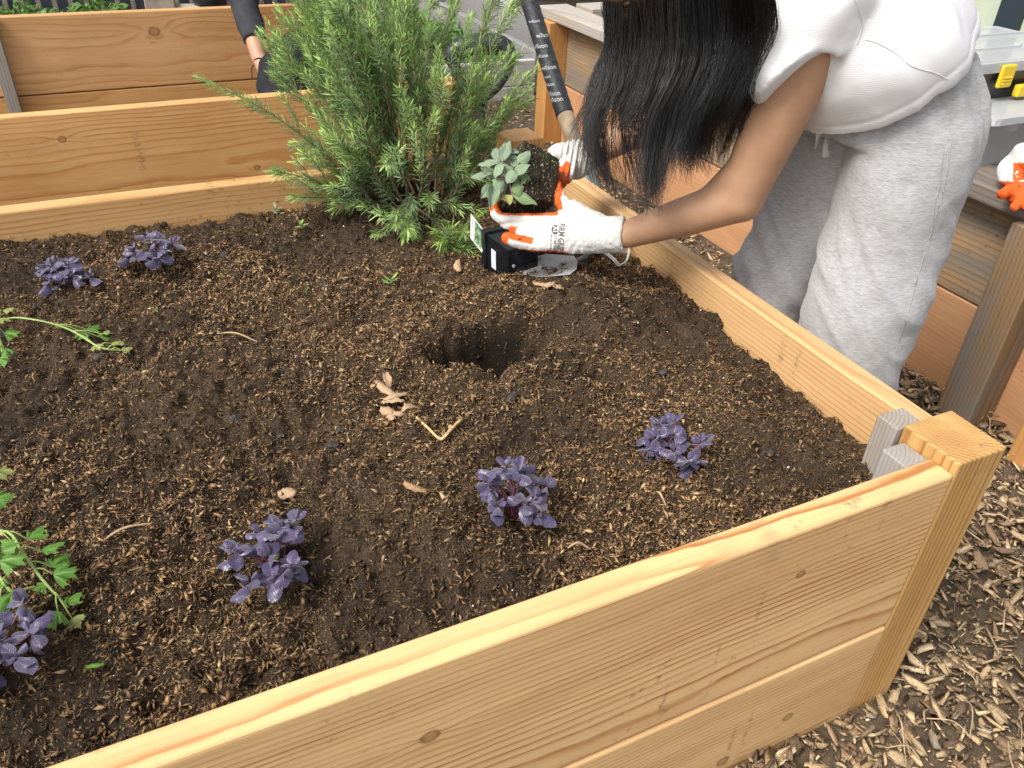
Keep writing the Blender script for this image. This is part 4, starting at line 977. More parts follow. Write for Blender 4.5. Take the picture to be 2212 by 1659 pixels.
for k, (u0, v0, u1_, v1, lab) in enumerate(((470, 720, 555, 738, 'forked root fragment lying left of the planting hole'), (1418, 1062, 1440, 1095, 'short straw bit right of the round middle basil'), (1228, 1183, 1275, 1186, 'thin tan splinter near the front board under the low basil'), (205, 1180, 330, 1130, 'curved brown rootlet left of the leggy basil'))):
    b = px_soil(u0, v0); t = empty('wood_splinter', b, lab, 'splinter'); mb = MB()
    e = px_soil(u1_, v1, .006); b = px_soil(u0, v0, .006); mb.tube([b, (b+e)/2+V3((0, .004, .006)), e], [.0011, .0017, .0009], 6); mb.build('splinter', plain('splinter_tan', (.42, .29, .16), .8, noise=.3, sc=300), t, True)

# ================================================================== storage on the planter
def clearplastic(name, tint, alpha, rough=.25):
    m = NT(name, rough, .5); m.base(tint); tr = m.n.new('ShaderNodeBsdfTransparent'); mx = m.n.new('ShaderNodeMixShader'); mx.inputs[0].default_value = alpha
    m.L(tr.outputs[0], mx.inputs[1]); m.L(m.b.outputs[0], mx.inputs[2]); m.L(mx.outputs[0], m.out.inputs[0]); return m.m
M['clear'] = clearplastic('cloudy_plastic', (.55, .57, .58), .30); M['lid'] = clearplastic('clear_lid', (.75, .76, .76), .35, .1)
M['rimp'] = clearplastic('frosted_rim', (.60, .62, .63), .7)
bx0, by0, bw, bd, bh, bz = .885, .715, .62, .52, .118, .022
bn_ = empty('storage_bin', (bx0+bw/2, by0+bd/2, bz), 'cloudy clear plastic bin full of gloves and packets on the planter deck', 'storage bin')
def basin(name, c, w, d, h, taper, th, mat, parent, rr_=.03):
    def rr2(w, d, r, z):
        P = []
        for (sx_, sy_, a0_) in ((1, -1, -90), (1, 1, 0), (-1, 1, 90), (-1, -1, 180)):
            for k in range(4):
                a = math.radians(a0_+k*30); P.append(V3((c[0]+sx_*(w/2-r)+r*math.cos(a), c[1]+sy_*(d/2-r)+r*math.sin(a), z)))
        return P
    R = [rr2(w-taper, d-taper, rr_*.8, c[2]), rr2(w, d, rr_, c[2]+h), rr2(w-2*th, d-2*th, rr_, c[2]+h), rr2(w-taper-2*th, d-taper-2*th, rr_*.8, c[2]+th)]
    k = len(R[0]); V = [p for r in R for p in r]; F = []
    for a in range(3):
        for j in range(k): F.append((a*k+j, a*k+(j+1) % k, (a+1)*k+(j+1) % k, (a+1)*k+j))
    F += [tuple(range(k-1, -1, -1)), tuple(3*k+j for j in range(k))]
    return mesh(name, V, F, mat, parent)
bcx, bcy = bx0+bw/2, by0+bd/2
basin('bin_body', (bcx, bcy, bz), bw, bd, bh, .05, .003, M['clear'], bn_)
mb = MB()
for (w, d, z0, z1) in ((bw+.014, bd+.014, bz+bh-.012, bz+bh+.003),):
    basin('rim', (bcx, bcy, z0), w, d, z1-z0, .0, .010, M['rimp'], bn_)
rs = np.random.RandomState(4)
cts = [((.50, .24, .10), 9), ((.55, .42, .28), 8), ((.5, .5, .48), 7), ((.10, .11, .11), 5), ((.28, .32, .26), 4)]
for ci, (c, n) in enumerate(cts):
    mb = MB()
    for k in range(n):
        p = V3((bcx+rs.uniform(-.17, .17), bcy+(rs.uniform(-.13, -.09) if k % 2 else rs.uniform(-.12, .12)), bz+.02+rs.rand()*(bh-.045))); V_, F_ = ellipsoid((0, 0, 0), (rs.uniform(.02, .06), rs.uniform(.012, .03), rs.uniform(.01, .022)), nu=10, nv=6)
        R = rotmats(1, .5, rs)[0]; mb.add([R @ v+p for v in V_], F_)
    mb.build('bin_contents', plain('contents_%s' % 'abcde'[ci], c, .6, noise=.2, sc=30), bn_, True)
# tool organiser box
ox, oy, oz = 1.175, 1.0, .118
og = empty('parts_organizer', (ox, oy, oz), 'black organizer case with clear compartment lid and yellow latches in the plastic bin', 'organizer case')
OW, OD, OH = .47, .32, .108
basin('case_body', (ox, oy, oz), OW, OD, OH-.02, .03, .004, plain('case_black', (.02, .022, .024), .35, noise=.2), og, .02)
basin('lid_frame', (ox, oy, oz+OH-.022), OW+.01, OD+.01, .022, 0, .012, M['rimp'], og, .02)
mb = MB(); mb.box((ox, oy, oz+OH+.0005), (OW-.012, OD-.012, .003)); mb.build('lid_window', M['lid'], og)
mb = MB()
for yy in (oy-.06, oy+.06): mb.box((ox, yy, oz+OH+.004), (OW-.02, .007, .005))
mb.box((ox+.05, oy-.1, oz+OH+.004), (.007, .12, .005)); mb.build('lid_rib', M['rimp'], og)
cmm = NT('screws_and_parts', .5); cv = cmm.noise(cmm.vec(cmm.coord(), (50, 90, 50)), 1, 5, .7); cmm.base(cmm.ramp(cv, [(.3, (.30, .25, .18)), (.52, (.50, .42, .30)), (.62, (.72, .68, .6)), (.75, (.36, .33, .3))])); cmm.bump(cv, 1, .02)
mb = MB(); mb.box((ox, oy, oz+OH-.022), (OW-.03, OD-.03, .02)); mb.build('case_contents', cmm.m, og)
M['yel'] = plain('yellow_latch', (.80, .56, .03), .4)
def boxpart(name, c, d, mat, parent, b=.003): o = board(name, c, d, mat, parent, bevel=b); return o
yfr = oy-OD/2
lp = boxpart('latch', (1.045, yfr-.010, oz+OH-.030), (.046, .010, .052), M['yel'], og, .004)
for k in range(3): boxpart('latch_rib', (1.045, yfr-.0165, oz+OH-.032-.007*k), (.028, .004, .003), M['yel'], lp, .001)
boxpart('latch', (1.32, yfr-.010, oz+OH-.030), (.046, .010, .052), M['yel'], og, .004)
boxpart('handle', (1.18, yfr-.016, oz+.042), (.18, .018, .028), M['yel'], og, .005)

# ================================================================== gloves, hands and the gardener
knit = NT('knit_glove', .85, .2); ka = knit.attr(); kc = knit.coord()
kx = knit.math('SINE', knit.math('MULTIPLY', knit.sep(kc)[0], 2600)); kn = knit.noise(kc, 500, 3); kd = knit.noise(kc, 35, 4, .6)
kcol = knit.mix(knit.rmap(kd, .55, .75, 0, .35), ka, (.42, .36, .28), 'MIX'); knit.base(kcol)
knit.bump(knit.math('ADD', knit.math('MULTIPLY', kx, .15), kn), .5, .0012)
WHITE, ORNG = (.62, .61, .58), (.70, .12, .022)
def glove_mesh(mb, vox, orange, parent, name='glove', rib=None):
    me = voxel(mb, vox, 3, .5); V = getv(me); N = getn(me)
    V += N*(.0009*fbm(V, 55, 3, 2)+.0006*fbm(V, 160, 2, 5))[:, None]
    if rib is not None: V += N*rib(V, N)[:, None]
    setv(me, V); UV = projpx(V); msk = orange(V, N, UV).astype(float)[:, None]
    C = np.array(WHITE)*(1-msk)+np.array(ORNG)*msk
    dirt = np.clip(fbm(V, 120, 3, 8)-.35, 0, 1)[:, None]; C = C*(1-dirt*.8*msk)
    me.vertices.foreach_get; setcol(me, C); me.materials.append(knit.m)
    return setw(link(me, name, None, parent))
gd = empty('person', (.30, .52, GZ), 'person bending over the bed in white t-shirt, grey sweatpants, long black hair and gloves', 'person')
SL, SR = atd(1792, -22, 1.15), atd(1478, -85, 1.43)
EL, WL = atd(1600, 430, 1.345), atd(1352, 507, 1.45)
ER, WR = atd(1505, 215, 1.60), atd(1252, 343, 1.615)
HC = V3((.30, .51, .30)); HDc = V3((-.10, .70, .50))
skin = NT('skin', .5, .4); sn = skin.noise(skin.coord(), 22, 5, .65); skin.base(skin.mix(skin.rmap(sn, .3, .7), (.43, .24, .14), (.50, .29, .175)))
skin.set(Subsurface_Weight=.12, Subsurface_Radius=(.02, .008, .004), Subsurface_Scale=.3); skin.bump(skin.noise(skin.coord(), 350, 3), .12, .0008)
mb = MB()
mb.tube([SL, SL*.6+EL*.4, EL], [.050, .0515, .0375], 24); mb.tube([EL, EL*.6+WL*.4, WL], [.0375, .0345, .0252], 24)
V_, F_ = ellipsoid(EL, (.0395, .0395, .0395)); mb.add(V_, F_)
mb.tube([EL+(SL-EL)*.30, EL+((SL-EL)*.16+(WL-EL)*.16), EL+(WL-EL)*.34], [.030, .024, .026], 16)
mb.tube([SR, (SR+ER)/2, ER], [.046, .043, .037], 20); mb.tube([ER, ER*.65+WR*.35, WR], [.037, .036, .027], 20)
SM = (SL+SR)/2
mb.tube([HC, V3((.23, .54, .40)), SM+V3((.03, -.0, .02))], [(.13, .10), (.115, .09), (.13, .085)], 24, up=(.6, 0, .8))
mb.tube([SL, SM+V3((0, 0, .01)), SR], [.040, .06, .040], 20)
hd_dir = nrm(V3((-.85, .12, .10))); fdir = nrm(V3((-.25, .05, -1)))
mb.tube([SM, HDc-hd_dir*.06], [.046, .043], 20)
s_ = nrm(np.cross(hd_dir, fdir)); RM = np.stack([s_, fdir, hd_dir], 1)
V_, F_ = ellipsoid(HDc, (.072, .088, .105), RM, 24, 16); mb.add(V_, F_)
V_, F_ = ellipsoid(HDc+fdir*.035-hd_dir*.045, (.052, .058, .055), RM, 20, 12); mb.add(V_, F_)
mb.tube([HDc+fdir*.080+hd_dir*.012, HDc+fdir*.102-hd_dir*.018], [.007, .011], 10)
for q in (-1, 1):
    V_, F_ = ellipsoid(HDc+s_*q*.074, (.008, .018, .030), RM); mb.add(V_, F_)
V_, F_ = ellipsoid(HDc+fdir*.092-hd_dir*.046, (.022, .007, .007), RM); mb.add(V_, F_)
HLg, HRg = V3((.300, .445, .27)), V3((.29, .595, .27)); KLg, KRg = V3((.245, .395, -.10)), V3((.235, .60, -.10)); ALg, ARg = V3((.29, .40, -.46)), V3((.28, .60, -.46))
mb.tube([HLg, KLg, ALg], [.075, .05, .038], 20); mb.tube([HRg, KRg, ARg], [.075, .05, .038], 20)
# hands (inside the gloves)
mb.tube([WL, atd(1290, 507, 1.465), atd(1220, 505, 1.478)], [(.022, .024), (.02, .028), (.012, .032)], 16, up=CU)
mb.tube([WR, atd(1225, 350, 1.60)], [.026, .024], 16)
body = voxel(mb, .0055, 6, .6); body.materials.append(skin.m); setw(link(body, 'body', None, gd))
# eyes and lips
for q in (-1, 1):
    m2 = MB(); V_, F_ = ellipsoid(HDc+fdir*.079+s_*q*.031+hd_dir*.004, (.012, .008, .006), RM); m2.add(V_, F_); m2.build('eye', plain('eye_dark', (.05, .03, .02), .2), gd, True)

# ---- left glove (near hand, palm up under the root ball)
fing = [([(1200, 474, 1.475), (1150, 474, 1.484), (1105, 473, 1.492), (1080, 470, 1.498), (1068, 452, 1.508), (1070, 428, 1.512)], [.0122, .0118, .0112, .0108, .0096, .0078]),
        ([(1200, 494, 1.474), (1152, 492, 1.482), (1115, 488, 1.492), (1092, 484, 1.500), (1084, 476, 1.508)], [.0112, .0108, .0100, .0092, .0082]),
        ([(1198, 512, 1.472), (1158, 512, 1.477), (1128, 503, 1.485), (1110, 497, 1.492)], [.0108, .0104, .0098, .0088]),
        ([(1195, 530, 1.468), (1152, 529, 1.470), (1118, 521, 1.472), (1096, 514, 1.476)], [.0115, .0120, .0125, .0118]),
        ([(1242, 462, 1.478), (1222, 446, 1.484), (1208, 425, 1.498), (1202, 404, 1.512), (1197, 388, 1.518)], [.0175, .0150, .0125, .0115, .0100])]
mb = MB()
mb.tube([atd(1347, 507, 1.452), atd(1305, 507, 1.462), atd(1262, 506, 1.47)], [(.029, .0325), (.0285, .033), (.029, .036)], 32, up=CU, caps='flat')
mb.tube([atd(1275, 505, 1.468), atd(1235, 499, 1.475), atd(1205, 502, 1.476), atd(1190, 503, 1.476)], [(.026, .036), (.024, .042), (.019, .037), (.014, .033)], 28, up=CU)
for pts, rad in fing: mb.tube([atd(*p) for p in pts], rad, 14)
mb.tube([atd(1300, 492, 1.465), atd(1262, 472, 1.472), atd(1236, 448, 1.478)], [.022, .022, .015], 14)
def seg_dist(V, P):
    best = np.full(len(V), 9.); par_ = np.zeros(len(V)); n = len(P)-1
    for i in range(n):
        a, b = P[i], P[i+1]; d = b-a; t = np.clip(((V-a) @ d)/(d @ d), 0, 1); ds = np.linalg.norm(V-(a+t[:, None]*d), axis=1)
        m = ds < best; best[m] = ds[m]; par_[m] = (i+t[m])/n
    return best, par_
def orange_l(V, N, UV):
    m = np.zeros(len(V), bool); up_ = N @ CU; D = []
    for k, (pts, rad) in enumerate(fing): D.append(seg_dist(V, [atd(*p) for p in pts]))
    near = np.argmin(np.stack([d[0] for d in D]), 0)
    for k, (d, p) in enumerate(D):
        s = near == k; edge = .03*fbm(V, 60, 2)
        if k == 4: m |= s & (UV[:, 0] < 1216+edge*200)
        elif k == 0: m |= s & (((up_ > .45) & (UV[:, 0] < 1206)) | (p > .74+edge))
        elif k == 3: m |= s & (((up_ > -.05+edge*3) & (p > .35)) | (p > .90))
        else: m |= s & (((up_ > .6) & (p > .5)) | (p > .84+edge))
    m |= (up_ < -.88) & (UV[:, 0] > 1110) & (UV[:, 0] < 1228) & (UV[:, 1] > 538)
    return m
def rib_l(V, N):
    UV = projpx(V); k = np.clip((UV[:, 0]-1262)/8, 0, 1); s = (V-atd(1262, 506, 1.47)) @ CR
    wr = .0005*np.sin(UV[:, 0]*.35+UV[:, 1]*.22)*np.clip((1262-UV[:, 0])/20, 0, 1)*np.clip((UV[:, 0]-1195)/20, 0, 1)
    hem = np.where(UV[:, 0] > 1342, .0016, 0); side = np.clip(k, 0, 1)*.00055*np.sin(s*2*PI/.0024)
    return wr+hem+side
gl = glove_mesh(mb, .0016, orange_l, gd, 'glove', rib_l)
gb = bvh_of(gl.data); M['ink'] = plain('dark_print', (.10, .095, .09), .7)
dn, rt = -CU, CR
def col_text(s, u, v, h, **k): text_on(s, atd(u, v, 1.43), dn+CR*-.06, rt+CU*-.06, h, gb, M['ink'], gl, **k)
col_text('FIRM GRIP', 1207.5, 482, .0155, bold=.02, sx=.70)
col_text('CUT RESISTANCE', 1197.5, 507, .0066, bold=.012, sx=.56)
col_text('ANSI / ISEA 105-2016', 1189.5, 505, .0050, bold=.008, sx=.62)
# the shield with A1
def patch(poly, org, mat, name, lift=.0004):
    bm = bmesh.new(); vs = [bm.verts.new((x, y, 0)) for x, y in poly]; bm.faces.new(vs); bmesh.ops.triangulate(bm, faces=bm.faces)
    for _ in range(3): bmesh.ops.subdivide_edges(bm, edges=[e for e in bm.edges if e.calc_length() > .25], cuts=1)
    bmesh.ops.triangulate(bm, faces=bm.faces); kill = []
    for v in bm.verts:
        p = V3(org)+nrm(dn)*v.co.x*.0165+nrm(rt)*v.co.y*.0105; d = nrm(p-CPOS); hit, *_ = gb.ray_cast(Vector(tuple(p-d*.2)), Vector(tuple(d)))
        if hit is None: kill.append(v); continue
        v.co = hit-Vector(tuple(d))*lift
    if kill: bmesh.ops.delete(bm, geom=kill, context='VERTS')
    me = bpy.data.meshes.new(name); bm.to_mesh(me); bm.free(); return setw(link(me, name, mat, gl))
patch([(0, 1), (1, 1), (1, .35), (.75, .1), (.5, 0), (.25, .1), (0, .35)], atd(1191, 486, 1.43), M['ink'], 'shield_print')
text_on('A1', atd(1195.0, 488.5, 1.43), dn, rt, .0100, gb, plain('knit_white_print', (.7, .69, .66), .8), gl, bold=.02, lift=.0008)

# ---- right glove (far hand, clamping the root ball from behind)
fr2 = [([(1222, 335, 1.605), (1195, 340, 1.625), (1165, 352, 1.640), (1140, 362, 1.640)], [.0125, .012, .011, .0095]),
       ([(1222, 350, 1.605), (1198, 362, 1.628), (1168, 376, 1.640), (1145, 388, 1.640)], [.0125, .012, .011, .0095]),
       ([(1222, 365, 1.600), (1200, 384, 1.620), (1176, 398, 1.632), (1156, 408, 1.632)], [.012, .0115, .0105, .009]),
       ([(1222, 380, 1.595), (1206, 402, 1.605), (1192, 416, 1.612), (1176, 424, 1.615)], [.012, .0112, .010, .009]),
       ([(1228, 352, 1.580), (1222, 378, 1.562), (1206, 384, 1.552), (1193, 372, 1.548)], [.017, .0165, .014, .0115])]
mb = MB()
mb.tube([atd(1252, 343, 1.615), atd(1240, 346, 1.61), atd(1226, 348, 1.60)], [(.033, .037), (.034, .038), (.030, .036)], 28, up=CU, caps='round')
mb.tube([atd(1234, 346, 1.605), atd(1212, 350, 1.60), atd(1205, 356, 1.60)], [(.028, .036), (.026, .037), (.018, .030)], 24, up=CU)
mb.tube([atd(1215, 330, 1.585), atd(1196, 336, 1.58)], [.018, .011], 14)
for pts, rad in fr2: mb.tube([atd(*p) for p in pts], rad, 12)
def orange_r(V, N, UV): return (UV[:, 1] > 353+6*np.sin(UV[:, 0]*.25)) & (UV[:, 0] < 1232) | (UV[:, 0] < 1184)
def rib_r(V, N):
    UV = projpx(V); return .0022*np.sin(UV[:, 0]*.55+UV[:, 1]*.10)*np.clip((UV[:, 0]-1205)/15, 0, 1)*(UV[:, 1] < 380)
glove_mesh(mb, .002, orange_r, gd, 'glove', rib_r)

# ---- sage with its root ball
AX = nrm(-CR*.86-FW*.38+CU*.18); BC = atd(1181, 412, 1.54); TC = BC+AX*.082
rsd = nrm(np.cross(AX, nrm(CU*.92-CR*.34))); ru = np.cross(rsd, AX); ru = nrm(ru) if ru @ CU > 0 else -nrm(ru)
sage = empty('sage_seedling', BC, 'grey green sage seedling with a bare square root ball held sideways in the gloves', 'sage seedling')
V_ = []; F_ = []; nn = 22
def plug(a, b, s):     # a,b in [-1,1], s 0..1 along the axis
    hw = .046+.0095*s; return BC+AX*.082*s+rsd*a*hw+ru*b*hw
bm = bmesh.new(); bmesh.ops.create_cube(bm, size=2); bmesh.ops.subdivide_edges(bm, edges=bm.edges, cuts=26, use_grid_fill=True)
me = bpy.data.meshes.new('root_ball'); bm.to_mesh(me); bm.free(); V = getv(me)
q_ = np.abs(V).max(1, keepdims=True); r_ = np.linalg.norm(V, axis=1, keepdims=True); V = V*(1-.05*((r_/1.73)**6))
W_ = np.array([plug(v[0], v[1], (v[2]+1)/2) for v in V]); cen = BC+AX*.041; Nn = W_-cen; Nn /= np.linalg.norm(Nn, axis=1, keepdims=True)
W_ += Nn*(.0022*fbm(W_, 90, 3, 1)+.0020*fbm(W_, 300, 3, 2))[:, None]; setv(me, W_)
me.polygons.foreach_set('use_smooth', np.ones(len(me.polygons), bool))
rbm = NT('root_soil', .85, .3); rc = rbm.coord(); r1 = rbm.noise(rc, 380, 5, .75); r2 = rbm.noise(rc, 230, 2, .5, 1.0); r3 = rbm.noise(rc, 25, 3)
col = rbm.mix(rbm.rmap(r1, .4, .7), (.012, .009, .007), (.075, .055, .035)); col = rbm.mix(rbm.rmap(r3, .52, .62, 0, .6), col, (.045, .06, .022))
col = rbm.mix(rbm.rmap(r2, .645, .68), col, (.38, .38, .22)); rbm.base(col).bump(r1, .8, .003)
me.materials.append(rbm.m); rball = setw(link(me, 'root_ball', None, sage))
rs = np.random.RandomState(3); mb = MB()
for k in range(170):
    f = rs.randint(3); a, b, s = rs.uniform(-1, 1, 3); s = (s+1)/2
    p = plug(-1.02 if rsd @ FW > 0 else 1.02, b, s) if f == 0 else (plug(a, 1.02, s) if f == 1 else plug(a, b, 1.02))
    r0 = rs.uniform(.0005, .0015); V_, F_ = ellipsoid(p, (r0, r0, r0*.8), nu=6, nv=4); mb.add(V_, F_)
pe = mb.build('perlite', plain('mossy_grit', (.42, .42, .28), .8), rball, True); pe['kind'] = 'stuff'
M['sage'] = leafmat('sage_leaf', (.20, .29, .165), (.26, .35, .21), .8, vein=(.34, .41, .33), transl=.15, sheen=.5, sc=200)
M['sage_g'] = leafmat('sage_green_leaf', (.20, .30, .12), (.24, .34, .15), .75, vein=(.32, .40, .22), transl=.2, sheen=.3)
M['sage_y'] = leafmat('sage_yellow_leaf', (.42, .42, .14), (.46, .45, .18), .75, vein=(.5, .5, .25), transl=.25)
sl_ = []
for mt in ('sage', 'sage_g', 'sage_y'):
    row = []
    for i in range(3):
        me = leaf_mesh('leaf', .03, .0185, (.15, .3, .05)[i], (.15, .35, -.1)[i], (.25, .1, .35)[i], 'ovate', 9, 7, wav=.8, seed=i); me.materials.append(M[mt]); row.append(me)
    sl_.append(row)
lf = [(500, 380, 552, 152, 0, 1.45, 1.475), (480, 365, 272, 345, 0, 1.46, 1.45), (455, 370, 435, 200, 0, 1.475, 1.49), (395, 480, 190, 478, 0, 1.455, 1.44), (410, 560, 300, 460, 0, 1.46, 1.44), (405, 630, 355, 870, 0, 1.45, 1.43),
      (400, 625, 290, 740, 0, 1.46, 1.445), (620, 440, 610, 300, 0, 1.46, 1.475), (670, 400, 772, 262, 0, 1.455, 1.455), (730, 410, 822, 300, 2, 1.48, 1.49), (600, 530, 480, 400, 0, 1.45, 1.45), (650, 600, 680, 700, 1, 1.45, 1.44),
      (690, 640, 695, 510, 1, 1.455, 1.455), (600, 705, 808, 760, 1, 1.455, 1.435), (500, 760, 408, 765, 2, 1.46, 1.45), (515, 735, 560, 845, 2, 1.455, 1.445), (440, 540, 475, 670, 0, 1.445, 1.435), (630, 470, 560, 560, 0, 1.44, 1.43),
      (620, 520, 760, 420, 0, 1.445, 1.435), (500, 400, 420, 520, 0, 1.445, 1.435), (560, 300, 660, 240, 0, 1.475, 1.49), (540, 330, 640, 330, 0, 1.465, 1.47), (420, 430, 300, 400, 0, 1.465, 1.455), (720, 530, 790, 570, 1, 1.46, 1.455), (610, 790, 630, 830, 1, 1.46, 1.455)]
mb = MB(); rr = random.Random(2); hub = atd(987+560*.1984, 274+560*.1984, 1.475)
for (x0, y0, x1, y1, mt, t0, t1) in lf:
    b = atd(987+x0*.1984, 274+y0*.1984, t0); e = atd(987+x1*.1984, 274+y1*.1984, t1); d = e-b; l = np.linalg.norm(d)
    upd = nrm(-FW*.8+CU*.55+np.array([rr.uniform(-.35, .35) for _ in range(3)]))
    me = sl_[mt][rr.randrange(3)]; o = place_leaf(me, b, d, rr.uniform(-.35, .35), l/.029*1.15, sage, rr, up=tuple(upd))
    o.scale[1] *= 1.15*min(1.3, .026/l*1.0) if l > .02 else 1.0
    mb.tube([hub+(b-hub)*.15, (hub+b)/2+FW*.004, b, b+d*.12], [.0015, .0012, .0009, .0007], 6)
mb.tube([TC, hub], [.0025, .0018], 8)
mb.build('stem', plain('sage_stem', (.28, .22, .18), .7, noise=.3), sage, True)

# ---- trousers
pm = NT('heather_fleece', .9, .15); pc = pm.coord(); X, Y, Z = pm.sep(pc)
h1n = pm.noise(pm.vec(pc, (95, 95, 700), rot=(0, .15, 0)), 1, 4, .65); h2n = pm.noise(pm.vec(pc, (200, 200, 900)), 1, 2, .5)
pcol = pm.ramp(h1n, [(.32, (.27, .27, .276)), (.5, (.37, .37, .375)), (.66, (.47, .47, .475))]); pm.base(pcol)
pm.set(Sheen_Weight=.25, Sheen_Roughness=.6); pm.bump(h2n, .35, .0012)
mb = MB()
mb.tube([V3((.270, .515, .350)), V3((.284, .515, .31)), V3((.288, .51, .24))], [(.134, .108), (.145, .113), (.150, .110)], 32, up=(1, 0, 0), caps='flat')
mb.tube([HLg+V3((.005, .02, .06)), HLg+V3((.005, 0, -.02)), V3((.275, .420, .08)), KLg, V3((.262, .398, -.28)), ALg+V3((0, 0, .02))], [(.07, .08), (.095, .100), (.097, .102), (.088, .094), (.084, .088), (.066, .066)], 28, up=(1, 0, 0), caps='flat')
mb.tube([HRg+V3((.005, -.02, .06)), HRg+V3((.005, 0, -.02)), V3((.275, .595, .08)), KRg, V3((.25, .60, -.28)), ARg+V3((0, 0, .02))], [(.07, .08), (.094, .098), (.090, .096), (.082, .090), (.080, .086), (.066, .066)], 28, up=(1, 0, 0), caps='flat')
V_, F_ = ellipsoid((.340, .515, .25), (.078, .130, .12)); mb.add(V_, F_)
me = voxel(mb, .0055, 10, .6); V = getv(me); N = getn(me)
def ridge(x): return 1-2*np.abs(((x/PI) % 2)-1)      # triangle
fold = np.zeros(len(V))
qz = V[:, 2]; qy = V[:, 1]; qx = V[:, 0]
fold += .009*fbm(np.stack([qx*.6+qz*.5, qy*.8, qz*1.6-qy*1.2-qx*1.0], 1), 6.0, 1, 3)
fd = fbm(np.stack([(qz+.8*qx-.9*qy)*1.0, (qx+qy)*.22, qx*0], 1), 17, 2, 31); fold += .012*(.35-np.abs(fd))*np.clip((.22-qz)/.2, .1, 1)
fold += .0022*np.sin(26*(qz+.9*qx-.55*qy)+2.2*fbm(V, 5, 2, 7))*np.clip((.16-qz)/.15, .15, 1)
fold += .0045*np.abs(np.sin(34*(qx*.9+qy*1.0)+1.5*fbm(V, 4, 2, 9)+.0))*np.clip((qz-.12)/.12, 0, 1)        # gathers fanning from the waist
fold += .0034*np.sin(185*(qy+qx*.9)+1.5*fbm(V, 8, 2, 3))*np.clip((qz-.235)/.05, 0, 1)
fold += .0018*fbm(V, 26, 3, 4)
V2 = V+N*fold[:, None]; setv(me, V2); me.materials.append(pm.m); pants = setw(link(me, 'sweatpants', None, gd))
pb = bvh_of(me); M['lace'] = plain('white_lace', (.72, .70, .71), .8, noise=.08)
def on_pants(u, v):
    d = nrm(ray(u, v)); h_, *_ = pb.ray_cast(Vector(tuple(CPOS)), Vector(tuple(d))); return V3(h_)-d*.003 if h_ else atd(u, v, 1.35)
dsr = empty
for P in ([(1772, 268), (1768, 290), (1762, 318)], [(1786, 275), (1785, 305), (1783, 338)]):
    m2 = MB(); m2.tube([on_pants(*p) for p in P], [(.0058, .0020)]*3, 10, up=tuple(-FW)); m2.build('drawstring', M['lace'], gd, True)
M['seam'] = plain('fleece_seam', (.36, .36, .37), .9)
for P in ([(2038, 330), (2030, 400), (2020, 440), (2010, 520)], [(2055, 300), (2048, 360), (2036, 420), (2012, 500), (1985, 590), (1960, 680), (1935, 760)]):
    m2 = MB(); m2.tube([on_pants(*p)+nrm(ray(*p))*.0022 for p in catmull([V3((*p, 0)) for p in P], 16) for p in [(p[0], p[1])]], [.0007]*16, 6); m2.build('seam', M['seam'], gd, True)

# ---- t-shirt
shm = NT('rib_cotton', .85, .2); sc2 = shm.coord(); X, Y, Z = shm.sep(sc2)
rw = shm.math('SINE', shm.math('MULTIPLY', shm.math('ADD', shm.math('MULTIPLY', X, .45), shm.math('ADD', shm.math('MULTIPLY', Z, -.85), shm.math('MULTIPLY', Y, .15))), 2*PI/.0030))
shm.base(shm.mix(shm.rmap(rw, -1, 1, .0, .10), (.76, .76, .775), (.70, .70, .72))); shm.bump(rw, .14, .0008)
shm.set(Sheen_Weight=.1, Subsurface_Weight=.05, Subsurface_Scale=.02)
mb = MB()
mb.tube([V3((.255, .518, .338)), V3((.208, .526, .388)), V3((.158, .55, .428)), V3((.100, .60, .468)), SM+V3((-.005, 0, .030)), SM+V3((-.09, .02, .055))], [(.150, .146), (.152, .140), (.138, .122), (.128, .108), (.12, .098), (.075, .065)], 36, up=(.73, 0, .68), caps='flat')
hemc = atd(1706, 172, 1.245)
hdir = nrm(CR*.36-CU*.93-FW*.05); hemc = atd(1742, 152, 1.190)
mb.tube([SM+V3((.0, -.05, .01)), SL+V3((.0, .0, .012)), hemc-hdir*.04, hemc], [(.09, .09), (.076, .072), (.076, .062), (.081, .062)], 32, up=tuple(FW), caps='flat')
sr2 = SR+(ER-SR)*.5
mb.tube([SM+V3((0, .05, .01)), SR, sr2], [(.085, .085), (.065, .065), (.056, .056)], 24, caps='flat')
me = voxel(mb, .005, 8, .6); V = getv(me); N = getn(me)
fold = .008*fbm(V*np.array([1, .6, 1.2]), 7, 2, 12)
fold += .0085*np.maximum(0, np.sin(24*(V[:, 0]*.95+V[:, 2]*.55-V[:, 1]*.3)+1.8*fbm(V, 5, 2, 3)))**2*np.clip((V[:, 0]-.14)/.08, 0, 1)
UVs = projpx(V)
hd1 = np.abs((UVs[:, 1]-(285-(UVs[:, 0]-1757)*.555+.0)))      # seam line above the hem
qp = V @ V3((.8, 0, .6)); sp_ = V @ V3((-.6, .1, .8))
fd = fbm(np.stack([qp*1.0+V[:, 1]*.55, sp_*.30, V[:, 1]*.25], 1), 16, 2, 21); fold += .011*(.30-np.abs(fd))*np.clip((V[:, 0]-.06)/.10, 0, 1)
fd2 = fbm(np.stack([(V[:, 2]-V[:, 0]*.2)*.5, V[:, 1]*.5, V[:, 0]], 1), 20, 2, 22); fold += .007*(.3-np.abs(fd2))*np.clip((.13-V[:, 0])/.05, 0, 1)
dh = (V-V3((.255, .518, .338))) @ V3((-.68, .1, .73)); fold += .0005*((dh > -.01) & (dh < .020)) - .0014*np.exp(-((dh-.0235)/.0025)**2)
fold += .0006*fbm(V, 30, 2, 6)
V = V+N*fold[:, None]; setv(me, V); me.materials.append(shm.m); shirt = setw(link(me, 't_shirt', None, gd))
sb_ = bvh_of(me)
